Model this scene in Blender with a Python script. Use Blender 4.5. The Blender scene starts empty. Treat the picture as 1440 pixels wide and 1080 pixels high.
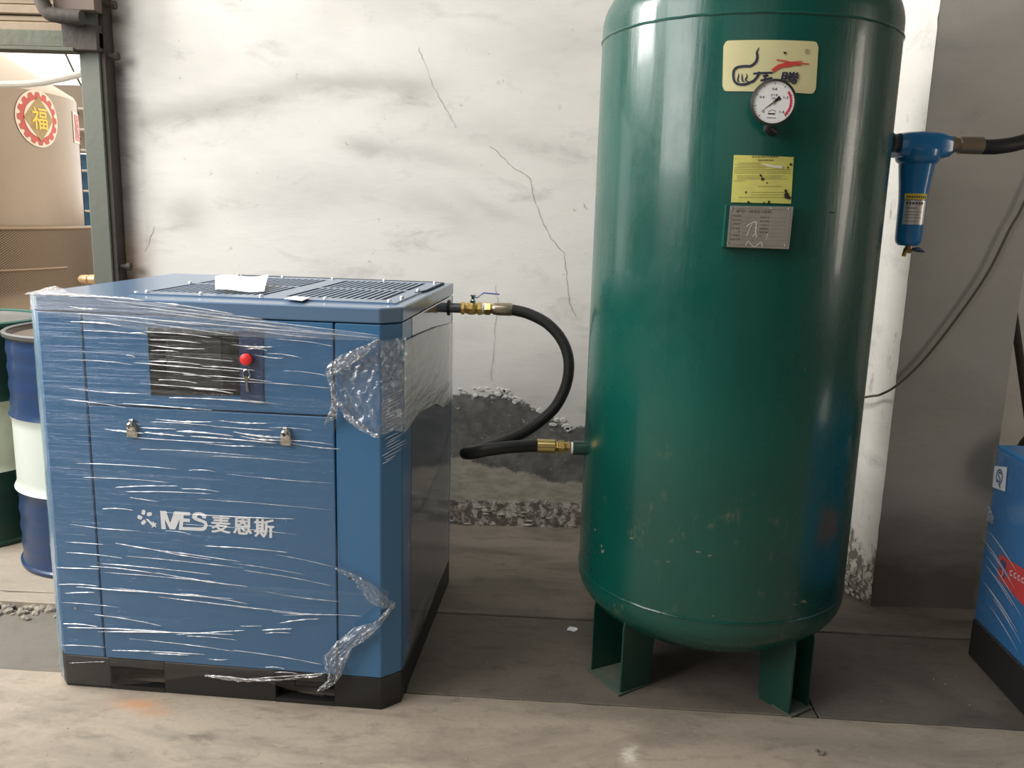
import bpy, bmesh, math, random
from mathutils import Vector, Matrix, noise as mn
R = random.Random(5)
PI = math.pi
sc = bpy.context.scene
COL = sc.collection

# ------------------------------------------------------------------ camera
CAMH = 1.33
FPX = 1209.4
Fw = Vector((0, 0.981047, -0.193768)); Rt = Vector((0.999608, 0.005426, 0.027472)); Up = Vector((-0.028003, 0.193692, 0.980662))
cd = bpy.data.cameras.new('camera'); cam = bpy.data.objects.new('camera', cd); COL.objects.link(cam)
Up = (Up - Fw*Up.dot(Fw)).normalized(); Rt = Fw.cross(Up).normalized()
m = Matrix.Identity(4)
for i in range(3):
    m[i][0] = Rt[i]; m[i][1] = Up[i]; m[i][2] = -Fw[i]
m[2][3] = CAMH
cam.matrix_world = m
cd.sensor_width = 36; cd.lens = FPX/1440*36; cd.clip_start = 0.02
sc.camera = cam

# ------------------------------------------------------------------ world and light
w = bpy.data.worlds.new('World'); sc.world = w; w.use_nodes = True
bg = w.node_tree.nodes['Background']; bg.inputs[0].default_value = (1.0, 0.97, 0.93, 1); bg.inputs[1].default_value = 2.2
def area(name, loc, target, sx, sy, power, col=(1, 1, 1)):
    l = bpy.data.lights.new(name, 'AREA'); l.shape = 'RECTANGLE'; l.size = sx; l.size_y = sy; l.energy = power; l.color = col
    o = bpy.data.objects.new(name, l); COL.objects.link(o); o.location = loc
    o.rotation_euler = (Vector(target)-Vector(loc)).to_track_quat('-Z', 'Y').to_euler()
    return o
area('daylight_side_opening', (-3.5, 0.3, 2.7), (0.2, 2.6, 0.9), 2.0, 2.2, 125, (1, 0.98, 0.95))
area('daylight_gate', (-1.0, -3.8, 2.6), (0.0, 1.8, 0.4), 4.0, 2.0, 15, (1, 0.965, 0.92))
area('daylight_door_transom', (-3.4, 2.65, 3.0), (1.3, 3.25, 1.5), 1.2, 1.3, 150, (1, 0.975, 0.94))
area('tank_strip_light', (4.5, 1.15, 1.75), (1.0, 2.2, 1.4), 0.5, 1.5, 20, (1, 0.9, 0.78))  # added for the highlight strip on the tank's right; no window is built here
area('daylight_roof_opening', (-0.9, 0.9, 4.15), (-0.2, 2.2, 0.6), 2.6, 1.4, 45, (1, 0.98, 0.95))
sc.view_settings.view_transform = 'Standard'; sc.view_settings.look = 'None'
sc.view_settings.gamma = 1; sc.view_settings.use_curve_mapping = False
sc.view_settings.exposure = 0.12

# ------------------------------------------------------------------ measuring helpers: a sight line of the photograph cut by a real plane
C0 = Vector((0, 0, CAMH))
def ray(x, y): return Fw + Rt*((x-720)/FPX) - Up*((y-540)/FPX)
def cut(x, y, P, n):
    d = ray(x, y); return C0 + d*((Vector(P)-C0).dot(n)/d.dot(n))
def fl(x, y, z=0): return cut(x, y, (0, 0, z), Vector((0, 0, 1)))
def wy(x, y, Y): return cut(x, y, (0, Y, 0), Vector((0, 1, 0)))

# compressor frame: u along its front (0 at the right corner), v to the back
CO = Vector((-0.285, 2.113, 0)); CR = -0.0885
Ca = Vector((math.cos(CR), math.sin(CR), 0)); Cb = Vector((-math.sin(CR), math.cos(CR), 0))
CW, CD, CH, CC = 0.988, 0.841, 1.093, 0.046
def F(u, v, z): return CO + Ca*u + Cb*v + Vector((0, 0, z))
def fr(x, y):
    P = cut(x, y, CO, Cb); return (P-CO).dot(Ca), P.z
def sd(x, y):
    P = cut(x, y, CO, Ca); return (P-CO).dot(Cb), P.z
def tp(x, y):
    P = fl(x, y, CH); return (P-CO).dot(Ca), (P-CO).dot(Cb)
# tank frame
TC = Vector((0.612, 2.474, 0)); TR = 0.391
def tk(x, y):
    d = ray(x, y); q = C0-TC
    A = d.x**2+d.y**2; B = 2*(d.x*q.x+d.y*q.y); Cc = q.x**2+q.y**2-TR**2
    t = (-B-math.sqrt(max(B*B-4*A*Cc, 0)))/(2*A); P = C0+d*t
    return math.atan2(P.x-TC.x, -(P.y-TC.y)), P.z
def TP(az, z, r): return Vector((TC.x+r*math.sin(az), TC.y-r*math.cos(az), z))

# ------------------------------------------------------------------ mesh helpers
class MB:
    def __init__(s): s.v = []; s.f = []
    def add(s, vs, fs):
        n = len(s.v); s.v += [Vector(p) for p in vs]; s.f += [tuple(i+n for i in f) for f in fs]; return s
    def bm(s, b):
        b.verts.index_update(); n = len(s.v)
        s.v += [v.co.copy() for v in b.verts]; s.f += [tuple(v.index+n for v in f.verts) for f in b.faces]; b.free(); return s
    def box(s, x0, x1, y0, y1, z0, z1, bev=0, fn=None, seg=1):
        b = bmesh.new(); bmesh.ops.create_cube(b, size=1)
        for v in b.verts: v.co = Vector(((x0+x1)/2+v.co.x*(x1-x0), (y0+y1)/2+v.co.y*(y1-y0), (z0+z1)/2+v.co.z*(z1-z0)))
        if bev: bmesh.ops.bevel(b, geom=b.edges[:], offset=bev, segments=seg, affect='EDGES', profile=0.5)
        if fn:
            for v in b.verts: v.co = fn(*v.co)
        return s.bm(b)
    def prism(s, poly, h0, h1, fn, bev=0):
        b = bmesh.new(); vs = [b.verts.new((p[0], p[1], h0)) for p in poly]; f = b.faces.new(vs)
        r = bmesh.ops.extrude_face_region(b, geom=[f])
        for e in r['geom']:
            if isinstance(e, bmesh.types.BMVert): e.co.z = h1
        bmesh.ops.recalc_face_normals(b, faces=b.faces[:])
        if bev: bmesh.ops.bevel(b, geom=b.edges[:], offset=bev, segments=1, affect='EDGES')
        for v in b.verts: v.co = fn(*v.co)
        return s.bm(b)
    def tube(s, pts, r, n=12, cap=True, flat=1.0):
        pts = [Vector(p) for p in pts]; N = len(pts); rr = r if isinstance(r, (list, tuple)) else [r]*N
        ref = None; rings = []
        for i, p in enumerate(pts):
            t = (pts[min(i+1, N-1)]-pts[max(i-1, 0)])
            if t.length < 1e-9: t = Vector((0, 0, 1))
            t.normalize()
            if ref is None:
                ref = t.cross(Vector((0, 0, 1)))
                if ref.length < .1: ref = t.cross(Vector((0, 1, 0)))
            ref = (ref-t*ref.dot(t)).normalized(); q = t.cross(ref)
            rings.append([p+ref*(math.cos(2*PI*k/n)*rr[i])+q*(math.sin(2*PI*k/n)*rr[i]*flat) for k in range(n)])
        vs = [v for g in rings for v in g]; fs = []
        for i in range(N-1):
            for k in range(n): fs.append((i*n+k, i*n+(k+1) % n, (i+1)*n+(k+1) % n, (i+1)*n+k))
        if cap: fs += [tuple(range(n-1, -1, -1)), tuple(range((N-1)*n, N*n))]
        return s.add(vs, fs)
    def lathe(s, prof, o, ax=(0, 0, 1), n=32, cap=True):
        o = Vector(o); ax = Vector(ax).normalized(); e = ax.cross(Vector((0, 0, 1)))
        if e.length < .1: e = Vector((1, 0, 0))
        e.normalize(); g = ax.cross(e); vs = []; fs = []
        for r, h in prof:
            for k in range(n): vs.append(o+ax*h+(e*math.cos(2*PI*k/n)+g*math.sin(2*PI*k/n))*max(r, 1e-5))
        for i in range(len(prof)-1):
            for k in range(n): fs.append((i*n+k, i*n+(k+1) % n, (i+1)*n+(k+1) % n, (i+1)*n+k))
        if cap: fs += [tuple(range(n-1, -1, -1)), tuple(range((len(prof)-1)*n, len(prof)*n))]
        return s.add(vs, fs)
    def grid(s, fn, nu, nv):
        vs = [fn(i/nu, j/nv) for i in range(nu+1) for j in range(nv+1)]; fs = []
        for i in range(nu):
            for j in range(nv):
                a = i*(nv+1)+j; fs.append((a, a+nv+1, a+nv+2, a+1))
        return s.add(vs, fs)
    def ribbon(s, pts, wd, fn, h=0.0):       # flat strip along 2-D points; fn(x, y, h) -> world
        N = len(pts); W = wd if isinstance(wd, (list, tuple)) else [wd]*N; vs = []
        for i in range(N):
            a = Vector(pts[max(i-1, 0)]); b = Vector(pts[min(i+1, N-1)]); t = (b-a)
            if t.length < 1e-9: t = Vector((1, 0))
            t.normalize(); nrm = Vector((-t.y, t.x)); k = 1
            if 0 < i < N-1:
                t1 = (Vector(pts[i])-a).normalized(); k = 1/max(.5, abs(t1.dot(t)))
            p = Vector(pts[i]); q = nrm*(W[i]/2*k)
            vs += [fn(p.x+q.x, p.y+q.y, h), fn(p.x-q.x, p.y-q.y, h)]
        return s.add(vs, [(2*i, 2*i+1, 2*i+3, 2*i+2) for i in range(N-1)])
    def poly(s, pts, fn, h=0.0):
        b = bmesh.new(); f = b.faces.new([b.verts.new((p[0], p[1], h)) for p in pts])
        bmesh.ops.triangulate(b, faces=[f])
        for v in b.verts: v.co = fn(*v.co)
        return s.bm(b)
    def star(s, pts, fn, h=0.0, n=6, c=(0, 0)):    # polygon filled by rings about c, so that it follows a curved surface
        N = len(pts); vs = [fn(c[0], c[1], h)]; fs = []
        for k in range(1, n+1): vs += [fn(c[0]+(p[0]-c[0])*k/n, c[1]+(p[1]-c[1])*k/n, h) for p in pts]
        for i in range(N):
            fs.append((0, 1+i, 1+(i+1) % N))
            for k in range(n-1): fs.append((1+k*N+i, 1+(k+1)*N+i, 1+(k+1)*N+(i+1) % N, 1+k*N+(i+1) % N))
        return s.add(vs, fs)
    def mesh(s, me, fn):
        return s.add([fn(*v.co) for v in me.vertices], [tuple(p.vertices) for p in me.polygons])

def spline(pts, n=8):
    pts = [Vector(p) for p in pts]; out = []
    P = [pts[0]*2-pts[1]]+pts+[pts[-1]*2-pts[-2]]
    for i in range(1, len(P)-2):
        for k in range(n):
            t = k/n; a, b, c, d = P[i-1], P[i], P[i+1], P[i+2]
            out.append(.5*((2*b)+(c-a)*t+(2*a-5*b+4*c-d)*t*t+(3*b-a-3*c+d)*t**3))
    out.append(pts[-1]); return out

_mw = {}
def obj(name, mb, mat, parent=None, org=None, smooth=True, ang=35, fix=True):
    me = bpy.data.meshes.new(name)
    W = _mw[parent.name] if parent else Matrix.Translation(org or Vector((0, 0, 0)))
    I = W.inverted(); me.from_pydata([I @ v for v in mb.v], [], mb.f)
    if fix:
        b = bmesh.new(); b.from_mesh(me); bmesh.ops.recalc_face_normals(b, faces=b.faces[:]); b.to_mesh(me); b.free()
    me.materials.append(mat)
    if smooth:
        me.polygons.foreach_set('use_smooth', [True]*len(me.polygons)); me.set_sharp_from_angle(angle=math.radians(ang))
    o = bpy.data.objects.new(name, me); COL.objects.link(o)
    if parent: o.parent = parent
    else: o.location = org or Vector((0, 0, 0))
    _mw[o.name] = W.copy(); return o
def tag(o, label=None, cat=None, group=None, kind=None):
    for k, v in (('label', label), ('category', cat), ('group', group), ('kind', kind)):
        if v: o[k] = v
    return o
def thing(name, label, cat, loc, rz=0, group=None):
    o = bpy.data.objects.new(name, None); COL.objects.link(o); o.location = loc; o.rotation_euler = (0, 0, rz)
    o.empty_display_size = .1
    _mw[o.name] = Matrix.Translation(Vector(loc)) @ Matrix.Rotation(rz, 4, 'Z')
    return tag(o, label, cat, group)

_tc = {}
def text(body, bold=0.0, shear=0.0):
    k = (body, bold, shear)
    if k in _tc: return _tc[k]
    c = bpy.data.curves.new('t', 'FONT'); c.body = body; c.size = 1; c.offset = bold; c.shear = shear; c.resolution_u = 3
    o = bpy.data.objects.new('t', c); COL.objects.link(o)
    dg = bpy.context.evaluated_depsgraph_get(); me = bpy.data.meshes.new_from_object(o.evaluated_get(dg))
    bpy.data.objects.remove(o); bpy.data.curves.remove(c)
    xs = [v.co.x for v in me.vertices] or [0, 1]; ys = [v.co.y for v in me.vertices] or [0, 1]
    _tc[k] = (me, min(xs), max(xs), min(ys), max(ys)); return _tc[k]
def put_text(mb, body, x0, x1, y0, y1, fn, h=0, bold=0.0, shear=0.0):   # fits the letters into a box
    me, a, b, c, d = text(body, bold, shear); b = max(b, a+1e-6); d = max(d, c+1e-6)
    return mb.mesh(me, lambda x, y, z: fn(x0+(x-a)/(b-a)*(x1-x0), y0+(y-c)/(d-c)*(y1-y0), h))

# ------------------------------------------------------------------ material helpers
def mat(name, col, rough=.6, metal=0, coat=0, spec=.5, bump=0, bscale=40, mott=0, mscale=4, mcol=None, emis=None):
    m = bpy.data.materials.new(name); m.use_nodes = True; n = m.node_tree.nodes; l = m.node_tree.links
    p = n['Principled BSDF']; p.inputs['Base Color'].default_value = (*col, 1); p.inputs['Roughness'].default_value = rough
    p.inputs['Metallic'].default_value = metal; p.inputs['Coat Weight'].default_value = coat; p.inputs['Coat Roughness'].default_value = .08
    p.inputs['Specular IOR Level'].default_value = spec
    tc = n.new('ShaderNodeTexCoord')
    if mott:
        t = n.new('ShaderNodeTexNoise'); t.inputs['Scale'].default_value = mscale; t.inputs['Detail'].default_value = 8; t.inputs['Roughness'].default_value = .65
        l.new(tc.outputs['Object'], t.inputs['Vector'])
        r = n.new('ShaderNodeMapRange'); r.inputs[1].default_value = .42; r.inputs[2].default_value = .68; r.inputs[3].default_value = 0; r.inputs[4].default_value = mott
        l.new(t.outputs['Fac'], r.inputs[0]); x = n.new('ShaderNodeMix'); x.data_type = 'RGBA'
        l.new(r.outputs[0], x.inputs[0]); x.inputs[6].default_value = (*col, 1); x.inputs[7].default_value = (*(mcol or [c*.5 for c in col]), 1)
        l.new(x.outputs[2], p.inputs['Base Color'])
    if bump:
        t = n.new('ShaderNodeTexNoise'); t.inputs['Scale'].default_value = bscale; t.inputs['Detail'].default_value = 6
        l.new(tc.outputs['Object'], t.inputs['Vector']); b = n.new('ShaderNodeBump'); b.inputs['Strength'].default_value = bump; b.inputs['Distance'].default_value = .01
        l.new(t.outputs['Fac'], b.inputs['Height']); l.new(b.outputs[0], p.inputs['Normal'])
    if emis: p.inputs['Emission Color'].default_value = (*col, 1); p.inputs['Emission Strength'].default_value = emis
    return m
class NT:                                    # tiny node builder
    def __init__(s, m): s.n = m.node_tree.nodes; s.l = m.node_tree.links; s.p = s.n['Principled BSDF']; s.tc = s.n.new('ShaderNodeTexCoord').outputs['Object']
    def _in(s, sock, v):
        if v is None: return
        if hasattr(v, 'is_output'): s.l.new(v, sock)
        else: sock.default_value = v
    def math(s, op, a, b=0.0, c=None, clamp=False):
        k = s.n.new('ShaderNodeMath'); k.operation = op; k.use_clamp = clamp; s._in(k.inputs[0], a); s._in(k.inputs[1], b); s._in(k.inputs[2], c); return k.outputs[0]
    def mapv(s, scale=(1, 1, 1), rot=(0, 0, 0), loc=(0, 0, 0), v=None):
        k = s.n.new('ShaderNodeMapping'); s.l.new(v or s.tc, k.inputs[0]); k.inputs[1].default_value = loc; k.inputs[2].default_value = rot; k.inputs[3].default_value = scale; return k.outputs[0]
    def noise(s, scale, detail=6, rough=.6, v=None, dist=0):
        k = s.n.new('ShaderNodeTexNoise'); s.l.new(v or s.tc, k.inputs['Vector']); k.inputs['Scale'].default_value = scale; k.inputs['Detail'].default_value = detail
        k.inputs['Roughness'].default_value = rough; k.inputs['Distortion'].default_value = dist; return k.outputs['Fac']
    def rng(s, v, a, b, c=0.0, d=1.0):
        k = s.n.new('ShaderNodeMapRange'); s._in(k.inputs[0], v); s._in(k.inputs[1], a); s._in(k.inputs[2], b); k.inputs[3].default_value = c; k.inputs[4].default_value = d; return k.outputs[0]
    def mix(s, f, a, b):
        k = s.n.new('ShaderNodeMix'); k.data_type = 'RGBA'; s._in(k.inputs[0], f)
        for i, q in ((6, a), (7, b)): s._in(k.inputs[i], (*q, 1) if isinstance(q, tuple) and len(q) == 3 else q)
        return k.outputs[2]
    def sep(s):
        k = s.n.new('ShaderNodeSeparateXYZ'); s.l.new(s.tc, k.inputs[0]); return k.outputs
    def bump(s, h, st=.5, d=.01):
        k = s.n.new('ShaderNodeBump'); k.inputs['Strength'].default_value = st; k.inputs['Distance'].default_value = d; s.l.new(h, k.inputs['Height']); s.l.new(k.outputs[0], s.p.inputs['Normal'])

# plaster wall
def plaster(name, base, low=False, side=False, pil=False):
    m = mat(name, base, .92); t = NT(m); x, y, z = t.sep()
    n1 = t.noise(1.1, 7, .6, t.mapv((1, 1, 2.4), (0, .12, 0)))
    n2 = t.noise(3.6, 8, .68, t.mapv((1, 1, 2.6), (0, .2, 0)), .4)
    n3 = t.noise(28, 5, .6)
    c = t.mix(t.rng(n1, .47, .72, 0, .55), base, (base[0]*.66, base[1]*.66, base[2]*.66))
    c = t.mix(t.rng(n2, .56, .74, 0, .5), c, (.36, .35, .33))
    c = t.mix(t.rng(n3, .68, .76, 0, .5), c, (.3, .27, .24))
    hgt = t.math('ADD', t.math('MULTIPLY', n1, .8), t.math('MULTIPLY', n2, .6))
    if low:
        for cx, cz, sx, sz, an, st in ((-1.25, 1.70, .40, .055, .18, .75), (-.72, 1.81, .32, .05, .05, .7), (-.60, 1.57, .10, .035, -.2, .55), (-1.33, 1.29, .09, .08, 0, .6), (-.40, 1.55, .22, .04, -.15, .4), (-.42, 1.79, .10, .05, 0, .6), (-.35, 1.33, .18, .06, -.3, .4), (.05, 1.60, .2, .05, -.1, .3), (-.15, 1.35, .14, .04, -.4, .35), (-.85, 1.40, .3, .1, 0, .22)):
            dx = t.math('ADD', t.math('SUBTRACT', x, cx), t.math('MULTIPLY', t.math('SUBTRACT', n1, .5), .25)); dz = t.math('ADD', t.math('SUBTRACT', z, cz), t.math('MULTIPLY', t.math('SUBTRACT', n2, .5), .14)); dz = t.math('SUBTRACT', dz, t.math('MULTIPLY', dx, an))
            q = t.math('ADD', t.math('POWER', t.math('ABSOLUTE', t.math('DIVIDE', dx, sx)), 2), t.math('POWER', t.math('ABSOLUTE', t.math('DIVIDE', dz, sz)), 2))
            g = t.math('MULTIPLY', t.math('POWER', 2.72, t.math('MULTIPLY', q, -1)), t.math('MULTIPLY', t.rng(n2, .25, .7, .55, 1), st))
            c = t.mix(t.math('MULTIPLY', g, 1.0, clamp=True), c, (.33, .32, .29))
        # peeled bands of bare cement near the floor
        nj = t.math('MULTIPLY', t.math('SUBTRACT', t.noise(5, 10, .8), .5), .30)
        zj = t.math('ADD', z, nj)
        top_ = t.rng(x, -.05, .25, .585, .43)
        k1 = t.rng(t.math('SUBTRACT', top_, zj), -.004, .004)
        c = t.mix(k1, c, t.mix(t.rng(t.noise(14, 6, .7), .4, .65), (.10, .098, .09), (.18, .175, .16)))
        fleck = t.math('MULTIPLY', k1, t.rng(t.noise(34, 6, .7, t.mapv((1, 1, 1.6))), .62, .68))
        c = t.mix(t.math('MULTIPLY', fleck, .7), c, (.55, .54, .5))
        bot = t.rng(x, -.2, .2, .30, .20)
        k2 = t.rng(t.math('SUBTRACT', bot, t.math('ADD', z, t.math('MULTIPLY', nj, .45))), -.006, .006)
        c = t.mix(k2, c, t.mix(t.rng(t.noise(11, 7, .7, t.mapv((1, 1, 3))), .4, .65), (.43, .40, .33), (.27, .25, .20)))
        k3 = t.rng(t.math('SUBTRACT', .115, t.math('ADD', z, t.math('MULTIPLY', nj, .3))), -.006, .006)
        c = t.mix(k3, c, t.mix(t.rng(t.noise(26, 7, .75), .47, .56), (.14, .115, .095), (.50, .47, .42)))
        hgt = t.math('SUBTRACT', hgt, t.math('MULTIPLY', k1, 1.2)); hgt = t.math('ADD', hgt, t.math('MULTIPLY', k2, .9)); hgt = t.math('ADD', hgt, t.math('MULTIPLY', t.noise(30, 6), t.math('MULTIPLY', k3, 1.6)))
        # soot beside the door post, rust below it
        s = t.math('MULTIPLY', t.rng(t.math('ADD', x, t.math('MULTIPLY', t.math('SUBTRACT', n2, .5), .12)), -1.6, -1.5, 1, 0), .9)
        c = t.mix(s, c, (.12, .105, .09))
        ru = t.math('MULTIPLY', t.rng(x, -1.6, -1.46, 1, 0), t.math('MULTIPLY', t.rng(z, 1.0, 1.08), t.rng(z, 1.27, 1.12)))
        c = t.mix(t.math('MULTIPLY', ru, .55), c, (.45, .25, .1))
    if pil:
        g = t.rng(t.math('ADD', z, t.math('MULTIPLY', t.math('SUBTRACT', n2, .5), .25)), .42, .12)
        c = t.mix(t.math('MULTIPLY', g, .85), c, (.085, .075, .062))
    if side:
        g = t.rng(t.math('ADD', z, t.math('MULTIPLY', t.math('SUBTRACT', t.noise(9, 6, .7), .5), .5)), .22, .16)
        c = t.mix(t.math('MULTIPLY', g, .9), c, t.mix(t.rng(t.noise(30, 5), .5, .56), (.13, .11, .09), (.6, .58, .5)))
        d = t.rng(t.noise(9, 6, .7, t.mapv((1, 1, .5), (.7, 0, 0))), .60, .72, 0, .75)
        c = t.mix(d, c, (.25, .24, .22))
    t.l.new(c, t.p.inputs['Base Color'])
    t.bump(t.math('ADD', hgt, t.math('MULTIPLY', n3, .1)), .4, .010)
    return m
WALLC = (.74, .72, .68)
M_wall = plaster('plaster_wall', WALLC, low=True)
M_pil = plaster('plaster_pillar_shaded', (.50, .47, .43), pil=True)  # front darker than the reveal: its shade is put into the plaster colour
M_pils = plaster('plaster_pillar_reveal_lit', (.80, .78, .73), side=True)  # reveal lighter: light from the left is put into the plaster colour
M_plain = plaster('plaster_plain', (.26, .24, .21))

def concrete(name, base, dark, k=.5, streak=True):
    m = mat(name, base, .8); t = NT(m)
    n1 = t.noise(2.2, 9, .65, t.mapv((1, 2.6, 1), (0, 0, .55)) if streak else None, .6)
    n2 = t.noise(9, 8, .7, t.mapv((1, 2.2, 1), (0, 0, .55)), .4); n3 = t.noise(60, 4, .6)
    c = t.mix(t.rng(n1, .45, .68, 0, k), base, dark)
    c = t.mix(t.rng(n2, .52, .72, 0, k*.8), c, tuple(q*.8 for q in dark))
    c = t.mix(t.rng(n3, .35, .75, 0, .22), c, tuple(q*.6 for q in base))
    c = t.mix(t.rng(t.noise(3.3, 5, .6, t.mapv(loc=(4, 2, 0))), .68, .78, 0, .5), c, (.5, .28, .15))
    if name == 'concrete_light':
        x, y, z = t.sep()
        for qx, qy, sx, sy, cc, st in ((195, 990, .06, .022, (.50, .22, .08), .7), (215, 1002, .05, .02, (.45, .22, .10), .5), (888, 1062, .02, .035, (.72, .66, .56), .9), (290, 1036, .03, .02, (.12, .10, .08), .7), (1250, 1060, .25, .05, (.2, .17, .14), .5), (1100, 1040, .3, .03, (.2, .17, .14), .4)):
            p = fl(qx, qy); dx = t.math('ADD', t.math('SUBTRACT', x, p.x), t.math('MULTIPLY', t.math('SUBTRACT', n2, .5), .12)); dy = t.math('ADD', t.math('SUBTRACT', y, p.y), t.math('MULTIPLY', t.math('SUBTRACT', n3, .5), .05))
            q = t.math('ADD', t.math('POWER', t.math('ABSOLUTE', t.math('DIVIDE', dx, sx)), 2), t.math('POWER', t.math('ABSOLUTE', t.math('DIVIDE', dy, sy)), 2))
            c = t.mix(t.math('MULTIPLY', t.math('POWER', 2.72, t.math('MULTIPLY', q, -1)), st), c, cc)
        c = t.mix(t.rng(t.noise(26, 7, .75, t.mapv((1, 1.8, 1), (0, 0, .55)), .5), .60, .70, 0, .45), c, (.16, .135, .105))
    t.l.new(c, t.p.inputs['Base Color']); t.l.new(t.rng(n1, .3, .7, .85, .6), t.p.inputs['Roughness'])
    t.bump(t.math('ADD', t.math('MULTIPLY', n2, .7), t.math('MULTIPLY', n3, .4)), .4, .006); return m
M_slab = concrete('concrete_light', (.385, .325, .255), (.20, .17, .135), .85)
M_back = concrete('concrete_dirty_shaded', (.20, .17, .138), (.09, .078, .065), .9)  # dirty back floor, also darkened for the shade behind compressor and tank
M_plate = concrete('cover_plate_dirty', (.155, .13, .105), (.075, .064, .054), .9, False)
M_trench = concrete('trench_cement', (.185, .165, .135), (.10, .09, .075), .6, False)
M_sandy = concrete('concrete_sandy', (.40, .345, .27), (.28, .24, .2), .6)
M_rub = mat('rubble', (.33, .29, .235), .95, bump=.8, bscale=60, mott=.7, mscale=20)
M_joint = mat('joint_dark', (.05, .042, .035), .95)

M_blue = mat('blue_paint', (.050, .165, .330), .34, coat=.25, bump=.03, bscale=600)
M_bluetop = mat('blue_paint_top_lit', (.12, .20, .32), .28, coat=.35)  # lighter than the cabinet blue: light reflected by the top put into colour
M_blueside = mat('blue_paint_side_shaded', (.030, .062, .120), .12, coat=.8)  # darker than the cabinet blue: the unlit right side put into colour
M_bluelid = mat('navy_paint', (.02, .045, .12), .4)
M_black = mat('black_steel', (.018, .018, .018), .45, bump=.05, bscale=200)
M_seam = mat('seam_dark', (.006, .01, .025), .7)
M_white = mat('white_vinyl', (.93, .94, .97), .45)
M_paper = mat('paper', (.88, .89, .93), .7)
M_chrome = mat('chrome', (.75, .74, .72), .18, 1, bump=.1, bscale=80)
M_zinc = mat('zinc_screw', (.75, .78, .82), .25, .6)
M_scr = mat('screen_black', (.012, .013, .013), .15, coat=.5)
M_scr2 = mat('display_glass', (.045, .048, .045), .12, coat=.6)
M_red = mat('red_button', (.80, .03, .03), .4)
M_brass = mat('brass', (.72, .50, .17), .28, .9, mott=.4, mscale=60, mcol=(.4, .28, .12))
M_zn = mat('zinc_ferrule', (.42, .36, .27), .35, .85, mott=.5, mscale=40, mcol=(.3, .22, .2))
M_pipe = mat('grey_pipe', (.16, .165, .17), .4, .5)
M_hose = mat('rubber_hose', (.014, .014, .015), .5, bump=.1, bscale=300)
M_tape = mat('ptfe_tape', (.85, .83, .8), .7)
M_handle = mat('blue_handle', (.05, .08, .3), .45)

def tank_mat():
    m = mat('green_paint', (.003, .085, .062), .22, coat=.25); t = NT(m); x, y, z = t.sep()
    n = t.noise(5, 9, .75, t.mapv((1, 1, .8))); n2 = t.noise(60, 5, .7, t.mapv((1, 1, .25)))
    base = t.mix(t.rng(t.noise(1.6, 6, .6), .35, .7), (.002, .080, .060), (.0025, .056, .042))
    zz = t.rng(z, 1.1, .35, 0, 1)
    sc_ = t.math('MULTIPLY', t.rng(t.noise(7, 9, .8), .57, .68), t.math('MULTIPLY', zz, t.rng(n2, .45, .6)))
    c = t.mix(t.math('MULTIPLY', sc_, .7), base, (.22, .19, .12))
    t.l.new(c, t.p.inputs['Base Color']); t.l.new(t.rng(n, .3, .7, .2, .36), t.p.inputs['Roughness'])
    t.bump(t.math('ADD', t.noise(3, 4, .5, t.mapv((4, 4, .5))), t.math('MULTIPLY', n2, .05)), .15, .02); return m
M_tank = tank_mat()
M_green = mat('green_paint_dark', (.006, .055, .04), .35, coat=.2, mott=.6, mscale=12, mcol=(.02, .05, .035))
M_lab = mat('label_cream', (.66, .62, .34), .45, mott=.25, mscale=14, mcol=(.52, .47, .26))
M_laby = mat('label_yellow', (.62, .60, .15), .4, mott=.4, mscale=30, mcol=(.5, .42, .14))
M_ink = mat('ink_dark', (.02, .022, .05), .6)
M_inkg = mat('ink_brown', (.16, .14, .06), .7)
M_soot = mat('dirt_spot', (.03, .02, .012), .9)
M_redp = mat('ink_red', (.60, .06, .05), .5)
M_alu = mat('aluminium_plate', (.50, .47, .42), .32, .75, bump=.05, bscale=120, mott=.4, mscale=18, mcol=(.36, .33, .3))
M_dial = mat('dial_white', (.82, .83, .82), .35, coat=.4)
M_filt = mat('filter_blue', (.012, .17, .42), .3, coat=.4)
M_ylw = mat('yellow_band', (.75, .55, .03), .45)
M_silv = mat('silver_label', (.62, .60, .57), .35, .5)
M_cable = mat('cable_grey', (.10, .095, .06), .6)

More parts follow.
